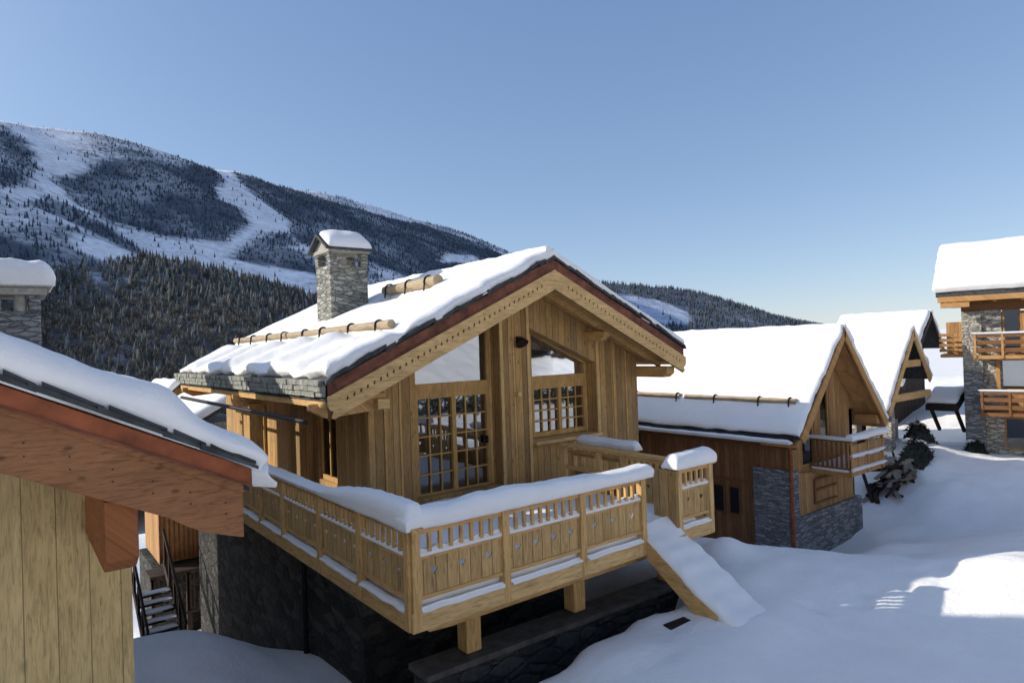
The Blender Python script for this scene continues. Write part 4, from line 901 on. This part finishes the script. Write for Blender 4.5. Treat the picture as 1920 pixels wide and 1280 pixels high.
PISTE = [z_([(1190, 345), (1290, 355), (1350, 430), (1440, 520), (1620, 640), (1615, 710), (1450, 700), (1350, 790), (1280, 850), (1500, 890), (1760, 930), (1800, 1070), (1300, 950), (1000, 890), (850, 850), (700, 740), (600, 670), (720, 680), (900, 735), (1080, 755), (1250, 760), (1340, 700), (1400, 650), (1340, 560), (1230, 530), (1190, 455), (1270, 430)]),
         z_([(170, 240), (430, 270), (490, 330), (450, 380), (330, 390), (190, 420), (220, 340)]),
         z_([(0, 460), (180, 450), (260, 520), (120, 540), (0, 520)]), z_([(380, 700), (560, 740), (690, 790), (760, 840), (600, 880), (420, 800)]),
         z_([(2000, 520), (2250, 560), (2450, 620), (2300, 650), (2050, 590)]), z_([(2480, 820), (2650, 830), (2700, 880), (2450, 870)]), z_([(1600, 770), (1720, 790), (1730, 810), (1620, 790)])]
HAZE = np.array([.11, .145, .25])
def density(px, py, X, Y, Z, seed):
    n1 = NF(X, Y, .006, seed); d = np.clip(.33+.7*n1, .03, .8)
    top = interp(px, SKA); d = np.where(py-top < 16, d*.6, d)
    for p in FOREST: d = np.where(inpoly(px, py, p), np.clip(.86+.45*n1, .25, 1), d)
    for p in PISTE: d = np.where(inpoly(px, py, p), .035, d)
    return d
def NF(X, Y, s_, seed):
    out_ = np.zeros(X.shape); f = out_.ravel(); a, b_ = X.ravel(), Y.ravel()
    for i in range(len(f)): f[i] = noise.noise(Vector((a[i]*s_, b_[i]*s_, seed)))+.5*noise.noise(Vector((a[i]*s_*3, b_[i]*s_*3, seed+3)))
    return f.reshape(X.shape)
o0 = (0., 2000.)
X, Y, Z = slope_mesh((-2600, 3600), o0, R(20), SKA, -150, .56, 330, 110, 26, .0022, 3., [(-60, lambda s: 640+.0*s-.00002*(s+700)**2*3)])
PX, PY = zz_a(X, Y, Z); dA = density(PX, PY, X, Y, Z, 1.)
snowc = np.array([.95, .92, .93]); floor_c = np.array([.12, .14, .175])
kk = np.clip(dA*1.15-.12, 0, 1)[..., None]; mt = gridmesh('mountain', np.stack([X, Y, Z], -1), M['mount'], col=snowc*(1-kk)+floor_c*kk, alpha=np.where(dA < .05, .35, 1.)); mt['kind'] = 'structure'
GA = (X, Y, Z)

def scatter(Gd, n_try, dens, hfun, colfun, name, kindlab, lo, pxr, shape='cone', seed=1, jitter=1.):
    X, Y, Z = Gd; a, b_ = X.shape; rg = np.random.default_rng(seed)
    # area-weighted picks of the cells in view
    i = rg.integers(0, a-1, n_try*6); j = rg.integers(0, b_-1, n_try*6); fu, fv = rg.random(len(i)), rg.random(len(i))
    def bil(Q): return (Q[i, j]*(1-fu)+Q[i+1, j]*fu)*(1-fv)+(Q[i, j+1]*(1-fu)+Q[i+1, j+1]*fu)*fv
    x, y, z = bil(X), bil(Y), bil(Z); px, py = to_px(np.stack([x, y, z], -1))
    k = (px > pxr[0]) & (px < pxr[1]) & (py > pxr[2]) & (py < pxr[3]) & ((x*F_[0]+y*F_[1]) > 10)
    x, y, z, px, py = x[k], y[k], z[k], px[k], py[k]; x, y, z, px, py = (q[:n_try] for q in (x, y, z, px, py))
    d = dens(px, py, x, y, z); k = rg.random(len(x)) < d; x, y, z, px, py = x[k], y[k], z[k], px[k], py[k]
    N = len(x); h = hfun(rg, N, px, py); col = colfun(rg, N, px, py)
    V = []; Fc = []; C = []
    if shape == 'cone':
        S_ = 5; tiers = ((0., .36, .55), (.3, .26, .85), (.62, .15, 1.08))
        ang = np.arange(S_)*2*np.pi/S_
        per = []
        for (zb, rr, zt) in tiers:
            per.append((zb, rr, zt))
        nv_ = len(tiers)*(S_+1); P = np.zeros((N, nv_, 3)); CC = np.zeros((N, nv_, 3)); rot = rg.random(N)*6.28; k0 = 0; faces = []
        for (zb, rr, zt) in per:
            for q in range(S_):
                rj = rr*h*(.75+.5*rg.random(N))*.62; P[:, k0+q, 0] = x+np.cos(ang[q]+rot)*rj; P[:, k0+q, 1] = y+np.sin(ang[q]+rot)*rj; P[:, k0+q, 2] = z+zb*h-.06*h*rg.random(N); CC[:, k0+q] = col*.8
            P[:, k0+S_, 0] = x; P[:, k0+S_, 1] = y; P[:, k0+S_, 2] = z+zt*h; CC[:, k0+S_] = col*1.3
            faces += [(k0+q, k0+(q+1) % S_, k0+S_) for q in range(S_)]; k0 += S_+1
    else:   # ragged bare broadleaf / larch crown: a spray of thin upright blades
        B_ = 16; nv_ = B_*3; P = np.zeros((N, nv_, 3)); CC = np.zeros((N, nv_, 3)); faces = []
        for q in range(B_):
            an = rg.random(N)*6.28; rad = h*.30*rg.random(N)**.5; hb = h*(.12+.5*rg.random(N)); ht = np.minimum(hb+h*(.18+.35*rg.random(N)), h*(1.05-.4*(rad/h/.3)**2))
            lean = .5+.9*rg.random(N); wd = h*(.03+.05*rg.random(N)); a2 = rg.random(N)*6.28
            bx, by = x+np.cos(an)*rad*.5, y+np.sin(an)*rad*.5
            P[:, q*3, 0] = bx+np.cos(a2)*wd; P[:, q*3, 1] = by+np.sin(a2)*wd; P[:, q*3, 2] = z+hb
            P[:, q*3+1, 0] = bx-np.cos(a2)*wd; P[:, q*3+1, 1] = by-np.sin(a2)*wd; P[:, q*3+1, 2] = z+hb*.9
            P[:, q*3+2, 0] = x+np.cos(an)*rad*lean*1.3; P[:, q*3+2, 1] = y+np.sin(an)*rad*lean*1.3; P[:, q*3+2, 2] = z+ht
            cc = col*(.6+.9*rg.random(N))[:, None]; CC[:, q*3] = cc*.8; CC[:, q*3+1] = cc*.8; CC[:, q*3+2] = cc*1.15; faces.append((q*3, q*3+1, q*3+2))
    faces = np.array(faces); F = (faces[None]+(np.arange(N)*nv_)[:, None, None]).reshape(-1, 3)
    me = bpy.data.meshes.new(name); me.vertices.add(N*nv_); me.vertices.foreach_set('co', P.ravel()); me.loops.add(F.size); me.polygons.add(len(F))
    me.loops.foreach_set('vertex_index', F.ravel()); me.polygons.foreach_set('loop_start', np.arange(len(F))*3); me.polygons.foreach_set('loop_total', np.full(len(F), 3)); me.update()
    ca = me.color_attributes.new('Col', 'FLOAT_COLOR', 'POINT'); ca.data.foreach_set('color', np.c_[CC.reshape(-1, 3), np.ones(N*nv_)].ravel()); me.materials.append(M['tree']); me.validate()
    o = bpy.data.objects.new(name, me); COL.objects.link(o); o['kind'] = 'stuff'; o['label'] = lo; o['category'] = kindlab; return o
def h_far(rg, N, px, py): return (4.5+6.5*rg.random(N))*(1-.35*np.clip((330-py)/100, 0, 1))
def c_far(rg, N, px, py):
    b_ = np.array([.075, .09, .115])*(.6+.9*rg.random(N))[:, None]; s_ = (rg.random(N) < .18)[:, None]; return np.where(s_, b_+np.array([.05, .06, .08]), b_)  # bluish lift in the tree colour stands in for aerial haze
scatter(GA, 66000, lambda px, py, x, y, z: density(px, py, x, y, z, 1.), h_far, c_far, 'conifer_forest', 'forest', 'dark spruce forest broken by snowy pistes across the big mountain side', (-60, 1150, 190, 700), seed=4)

# nearer wooded hill
SKB = [(-900, 560), (-200, 545), (0, 528), (60, 515), (100, 510), (190, 498), (230, 488), (260, 484), (330, 492), (400, 507), (500, 532), (590, 560), (700, 602), (900, 660), (1200, 720), (2000, 800)]
X, Y, Z = slope_mesh((-900, 1500), (0., 950.), R(14), SKB, -95, .42, 170, 60, 9, .006, 9., [(-40, lambda s: 96+.04*(-s))])
PX, PY = to_px(np.stack([X, Y, Z], -1))
n2 = NF(X, Y, .012, 5.)
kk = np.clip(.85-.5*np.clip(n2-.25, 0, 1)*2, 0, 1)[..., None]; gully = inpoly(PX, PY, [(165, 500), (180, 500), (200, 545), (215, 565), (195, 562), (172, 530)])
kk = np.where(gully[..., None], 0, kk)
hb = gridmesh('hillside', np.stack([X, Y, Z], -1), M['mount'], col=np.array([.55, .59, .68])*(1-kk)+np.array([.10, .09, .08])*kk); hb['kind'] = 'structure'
GB = (X, Y, Z)
def dB(px, py, x, y, z): return np.where(inpoly(px, py, [(160, 495), (182, 500), (205, 548), (220, 568), (192, 562), (168, 530)]), .05, .95)
def isb(px, py): return np.clip((py-interp(px, SKB)-25)/80, 0, 1)
def c_nearc(rg, N, px, py): 
    b_ = np.array([.10, .102, .095])*(.6+.9*rg.random(N))[:, None]; s_ = (rg.random(N) < .12)[:, None]; return np.where(s_, b_+np.array([.07, .075, .07]), b_)
def c_larch(rg, N, px, py):
    c1, c2, c3 = np.array([.165, .145, .12]), np.array([.12, .118, .108]), np.array([.24, .235, .215]); q = rg.random(N)[:, None]; return np.where(q < .45, c1, np.where(q < .82, c2, c3))*(.7+.6*rg.random(N))[:, None]
scatter(GB, 5200, lambda px, py, x, y, z: dB(px, py, x, y, z)*(1-.55*isb(px, py)), lambda rg, N, px, py: 9+8*rg.random(N), c_nearc, 'spruce_wood', 'forest', 'dark spruce wood along the top of the nearer hill', (-80, 800, 440, 1000), seed=8)
scatter(GB, 14000, lambda px, py, x, y, z: dB(px, py, x, y, z)*(.12+.88*isb(px, py)), lambda rg, N, px, py: 8+6*rg.random(N), c_larch, 'larch_wood', 'forest', 'brown leafless larch and birch wood low on the nearer hill', (-80, 800, 480, 1000), shape='spray', seed=9)

# far hill on the right
SKC = [(-500, 560), (800, 500), (1000, 520), (1100, 528), (1180, 534), (1260, 541), (1300, 548), (1340, 563), (1400, 583), (1440, 591), (1500, 603), (1600, 622), (1800, 640), (2500, 660)]
X, Y, Z = slope_mesh((-900, 4200), (1100., 3300.), R(-15), SKC, -160, .3, 200, 60, 14, .003, 14., [])
PX, PY = to_px(np.stack([X, Y, Z], -1))
strip_ = inpoly(PX, PY, [(1165, 552), (1230, 562), (1290, 585), (1302, 608), (1240, 612), (1190, 590), (1150, 560)])
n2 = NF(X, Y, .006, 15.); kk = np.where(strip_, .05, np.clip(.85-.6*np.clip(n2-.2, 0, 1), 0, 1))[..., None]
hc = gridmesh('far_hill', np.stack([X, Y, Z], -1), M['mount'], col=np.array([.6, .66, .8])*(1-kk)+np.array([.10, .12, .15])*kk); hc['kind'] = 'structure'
scatter((X, Y, Z), 9000, lambda px, py, x, y, z: np.where(inpoly(px, py, [(1165, 552), (1230, 562), (1290, 585), (1302, 608), (1240, 612), (1190, 590), (1150, 560)]), .03, .85), lambda rg, N, px, py: 16+12*rg.random(N), lambda rg, N, px, py: np.array([.075, .09, .105])*(.6+.8*rg.random(N))[:, None], 'distant_forest', 'forest', 'haze tinted grey green forest on the far rounded hill', (1080, 1620, 500, 660), seed=12)  # tree colour greyed to suggest distance haze

rg_ = np.random.default_rng(21); NT = 230; ang_ = np.radians(rg_.uniform(-80, -14, NT)); rr_ = rg_.uniform(34, 150, NT); V_ = MB()  # unseen trees, added to put dark streaks into the window reflections
for a_, r_ in zip(ang_, rr_):
    x, y = r_*math.cos(a_), r_*math.sin(a_); z = float(gz(np.array([x]), np.array([y]))[0]); h_ = rg_.uniform(3, 8)
    for (zb, ra, zt) in ((.02, .24, .5), (.25, .19, .75), (.5, .12, 1.0)):
        k_ = 7; V_.add([(x+math.cos(q*6.283/k_)*ra*h_, y+math.sin(q*6.283/k_)*ra*h_, z+zb*h_) for q in range(k_)]+[(x, y, z+zt*h_)], [(q, (q+1) % k_, k_) for q in range(k_)])
ow = V_.build('reflection_wood', M['old'], None); ow['kind'] = 'stuff'; ow['label'] = 'unseen dark spruces added on the slope behind the viewpoint for the window reflections'; ow['category'] = 'wood'
hd = MB(); rgh = random.Random(5)  # unseen hedge, added to darken what the door panes reflect
for k in range(2600):
    x = rgh.uniform(13, 30); y = -5+rgh.gauss(0, .35); zt = .95+.25*math.sin(x*.9)+.2*math.sin(x*2.3); z = gheight(x, y)+rgh.uniform(0, zt); d_ = Vector((rgh.gauss(0, 1), rgh.gauss(0, 1), rgh.gauss(0, 1))).normalized()*.16; e_ = d_.orthogonal()*.6; c = Vector((x, y, z))
    hd.add([c-e_, c+e_, c+d_], [(0, 1, 2)])
tag(hd.build('hedge', M['hedge'], None), 'unseen hedge added behind the viewpoint to darken the door pane reflections', 'hedge')
# ================================================================== ledge, rocks, clutter
t = thing('retaining_wall', 'low dark stone wall with grey plank coping under the front of the deck', 'wall', (6.5, 7.6, -2.5))
b = MB(); b.prism([(4.15, 7.27, -5), (4.15, 7.27, -1.16), (9.6, 7.27, -1.26), (9.6, 7.27, -5)], (0, .4, 0)); b.build('wall', M['base'], t, .03)
b = MB(); b.prism([(4.1, 7.2, -1.155), (4.1, 7.2, -1.07), (9.6, 7.2, -1.17), (9.6, 7.2, -1.255)], (0, .5, 0)); b.build('coping', M['ledge'], t, .01)
def rock(x, y, z, sx, sy, sz_, lab, seed):
    import bmesh
    bm = bmesh.new(); bmesh.ops.create_icosphere(bm, subdivisions=3, radius=1)
    for v in bm.verts:
        c = v.co.copy(); k = 1+.3*noise.noise(c*1.3+Vector((seed, 0, 0)))+.08*noise.noise(c*4+Vector((seed, 0, 0))); v.co = Vector((c.x*sx, c.y*sy, c.z*sz_))*k
    me = bpy.data.meshes.new('boulder'); bm.to_mesh(me); me.materials.append(M['rock']); o = bpy.data.objects.new('boulder', me); COL.objects.link(o); o.location = (x, y, z); tag(o, lab, 'boulder', 'boulders in front of the deck'); return o
rock(4.62, 6.55, -1.5, .30, .26, .30, 'rounded grey boulder beside the bottom snow edge below the deck corner', 1)
rock(4.2, 6.9, -1.55, .22, .2, .34, 'upright grey stone at the left end of the plank coping', 5)
rock(3.95, 6.75, -2.1, .35, .3, .4, 'dark boulder lowest in the hollow under the deck corner', 9)
rock(7.15, 6.45, -1.28, .2, .12, .08, 'small flat dark stone in the snow edge left of the steps', 12)
b = MB(); b.beam((7.3, 5.98, -.99), (7.7, 5.92, -.97), .16, .04); tag(b.build('loose_plank', M['iron'], None, .01), 'short dark board lying on the snow at the foot of the steps', 'board')
b = MB(); b.prism([(7.2, 6.7, -1.42), (7.7, 5.3, -1.2), (7.8, 5.3, -.9), (7.8, 6.7, -1.2)], (.02, 0, 0))
# marker stake in the snow
b = MB(); b.cyl((24.2, 4.9, -1.9), (24.25, 4.85, -1.15), .03, 6); tag(b.build('stake', M['brown'], None), 'thin brown marker stake standing in the snow below the stone house', 'stake')
# rubbish pile: stacked poles and planks behind house 2
t = thing('timber_pile', 'dark heap of old poles and planks dusted with snow between the two small houses', 'timber pile', (23, 10, -2.5))
rg = random.Random(3)
for k in range(54):
    x, y = rg.uniform(22.5, 24.5), rg.uniform(8.9, 9.9); h_ = gheight(x, y)+rg.uniform(.0, .75)*(1-abs(x-23.5)/1.6); a = rg.uniform(-.7, .9); l_ = rg.uniform(.35, .75)
    d_ = Vector((math.cos(a), math.sin(a)*.7, rg.uniform(-.2, .55)))*l_; b = MB(); c = Vector((x, y, h_))
    if k % 2: b.cyl(c-d_, c+d_, rg.uniform(.03, .08), 7)
    else: b.beam(c-d_, c+d_, rg.uniform(.08, .2), .04)
    b.build('plank' if k % 2 == 0 else 'pole', M['old'] if k % 2 else M['oldg'], t)
def brush(x, y, sx, sy, h, lab, seed):
    rb = random.Random(seed); z0 = gheight(x, y)-.15; b = MB()
    for k in range(900):
        u, v = rb.gauss(0, .45), rb.gauss(0, .45)
        if u*u+v*v > 1: continue
        zt = h*(1-(u*u+v*v)**.8)*(1+.3*noise.noise(Vector((u*2, v*2, seed)))); c = Vector((x+u*sx, y+v*sy, z0+zt*rb.random()**.35))
        d_ = Vector((rb.gauss(0, 1), rb.gauss(0, 1), rb.gauss(0, .8))).normalized()*rb.uniform(.06, .2); e_ = d_.orthogonal().normalized()*rb.uniform(.012, .05); b.add([c-e_, c+e_, c+d_], [(0, 1, 2)])
    r_ = thing('brush_heap', lab, 'brush heap', (x, y, z0)); b.build('twigs', M['old'], r_)
    n_ = 14; vs = [(x+i_/n_*2*sx*.8-sx*.8, y+j_/n_*2*sy*.8-sy*.8, z0+h*.85*max(-.2, 1-((i_/n_*2-1)**2+(j_/n_*2-1)**2)*.8)+.08*noise.noise(Vector((i_*.6, j_*.6, seed)))) for i_ in range(n_+1) for j_ in range(n_+1)]
    q = MB(); q.add(vs, [(i_*(n_+1)+j_, (i_+1)*(n_+1)+j_, (i_+1)*(n_+1)+j_+1, i_*(n_+1)+j_+1) for i_ in range(n_) for j_ in range(n_)], True); q.build('core', M['hedge'], r_)
    slab('snow_cap', M['snow'], r_, (x-sx*.1, y-sy*.1, z0+h*.82), (sx*.75, 0, -.12), (0, sy*.8, 0), .14, r=.12, nu=8, nv=8, jit=.08, seed=seed, up=(0, 0, 1))
for k, (x, y, sx, sy, h) in enumerate(((25.5, 9.35, .9, .6, .85), (27.2, 9.9, .8, .6, .95), (28.1, 8.35, .55, .4, .6))):
    brush(x, y, sx, sy, h, ['dark brush heap with snow cap just right of the timber pile', 'dark brush heap under the pointed gable with two cross beams', 'low dark bush against the corner of the stone house'][k], 20+k)

# ---- lit chalet down in the valley (seen beneath the near verge board) and roofs beyond
t = thing('valley_house', 'sunlit orange slatted house with dark balcony seen below the near verge board', 'house', (4, 27, -6))
b = MB(); b.box(4.05, 5.9, 25.6, 28.5, -4.1, -.2); b.build('wall', M['orange'], t)
b = MB(); b.box(4.36, 4.75, 25.5, 25.595, -2.2, -.9); wq = b.build('window', M['black'], t)
b = MB()
for k in range(12): b.box(4.05+.155*k, 4.09+.155*k, 25.55, 25.597, -4.05, -.3)
b.build('batten', M['redboard'], t)
b = MB(); b.box(3.6, 6.2, 24.6, 25.6, -4.35, -4.2); b.build('balcony', M['old'], t)
for k in range(14): b = MB(); b.box(3.65+.18*k, 3.70+.18*k, 24.6, 24.64, -5.6, -4.35) ; b.build('baluster', M['old'], t)
b = MB(); b.box(3.6, 6.2, 24.57, 24.6, -5.7, -5.6); b.box(3.62, 3.76, 24.6, 24.75, -8.5, -4.3); b.box(4.7, 4.85, 24.6, 24.75, -8.5, -4.3); b.build('post', M['old'], t)
b = MB(); b.box(3.3, 6.5, 25.2, 29, -.1, 0.05); b.build('roof', M['slate'], t)
b = MB(); b.box(3.9, 7, 25.7, 29, -9, -4.3); b.build('lower_wall', M['base'], t)
t = thing('outdoor_stair', 'dark timber stair with snowy treads between the near house and basement wall', 'stair', (3.2, 20, -6))
for k in range(8):
    b = MB(); b.box(2.7, 3.5, 18.8+.26*k, 19.06+.26*k, -4.7+.17*k-.05, -4.7+.17*k); b.build('tread', M['old'], t)
    slab('tread_snow', M['snow2'], t, (2.72, 18.8+.26*k, -4.7+.17*k), (.76, 0, 0), (0, .25, 0), .06, r=.05, nu=5, nv=3, seed=k, up=(0, 0, 1))
for x in (2.66, 3.54):
    b = MB(); b.beam((x, 18.7, -4.8), (x, 21.6, -2.95), .06, .25); b.build('stringer', M['old'], t); b = MB(); b.beam((x, 18.7, -3.85), (x, 21.6, -2.0), .06, .1); b.build('handrail', M['old'], t)
    for k in range(5): b = MB(); b.box(x-.03, x+.03, 18.8+.65*k, 18.87+.65*k, -4.8+.42*k, -3.9+.42*k); b.build('post', M['old'], t)
# two roofs beyond the main chalet's left eave
t = thing('snowy_cottage', 'small snow roofed cottage with log snow guard glimpsed under the main chalet eave', 'cottage', (6, 33, -3))
b = MB(); b.prism([(5.2, 29, .0), (8.4, 29, 1.7), (8.4, 29, 1.5), (5.2, 29, -.2)], (0, 7, 0)); b.build('roof', M['slate'], t)
slab('roof_snow', M['snow'], t, (5.15, 28.9, .0), (3.3, 0, 1.75), (0, 7.2, 0), .35, r=.25, nu=20, nv=30, seed=91)
b = MB(); b.box(5.7, 8.3, 29.4, 35.6, -10, .3); b.build('wall', M['stonel'], t)
g1 = guard(t, (5.9, 29.2, .72), (5.9, 35.6, .72), .1, (.03, .25, .5, .75), -1)
t = thing('red_gabled_cottage', 'tiny orange gable with snowy roof peeping past the far corner of the main eave', 'cottage', (6.8, 44, -3))
b = MB(); b.prism([(6.6, 40, -8), (8.4, 40, -8), (8.4, 40, .6), (7.5, 40, 1.5), (6.6, 40, .6)], (0, 5, 0)); b.build('wall', M['orange'], t)
for s_ in (-1, 1):
    b = MB(); b.prism([(7.5, 39.5, 1.6), (7.5+s_*1.3, 39.5, .4), (7.5+s_*1.3, 39.5, .55), (7.5, 39.5, 1.75)], (0, 6, 0)); b.build('roof', M['slate'], t)
    slab('roof_snow', M['snow'], t, (7.5+s_*1.3, 39.4, .55), (-s_*1.3, 0, 1.2), (0, 6.2, 0), .3, r=.2, nu=10, nv=16, seed=95+s_)
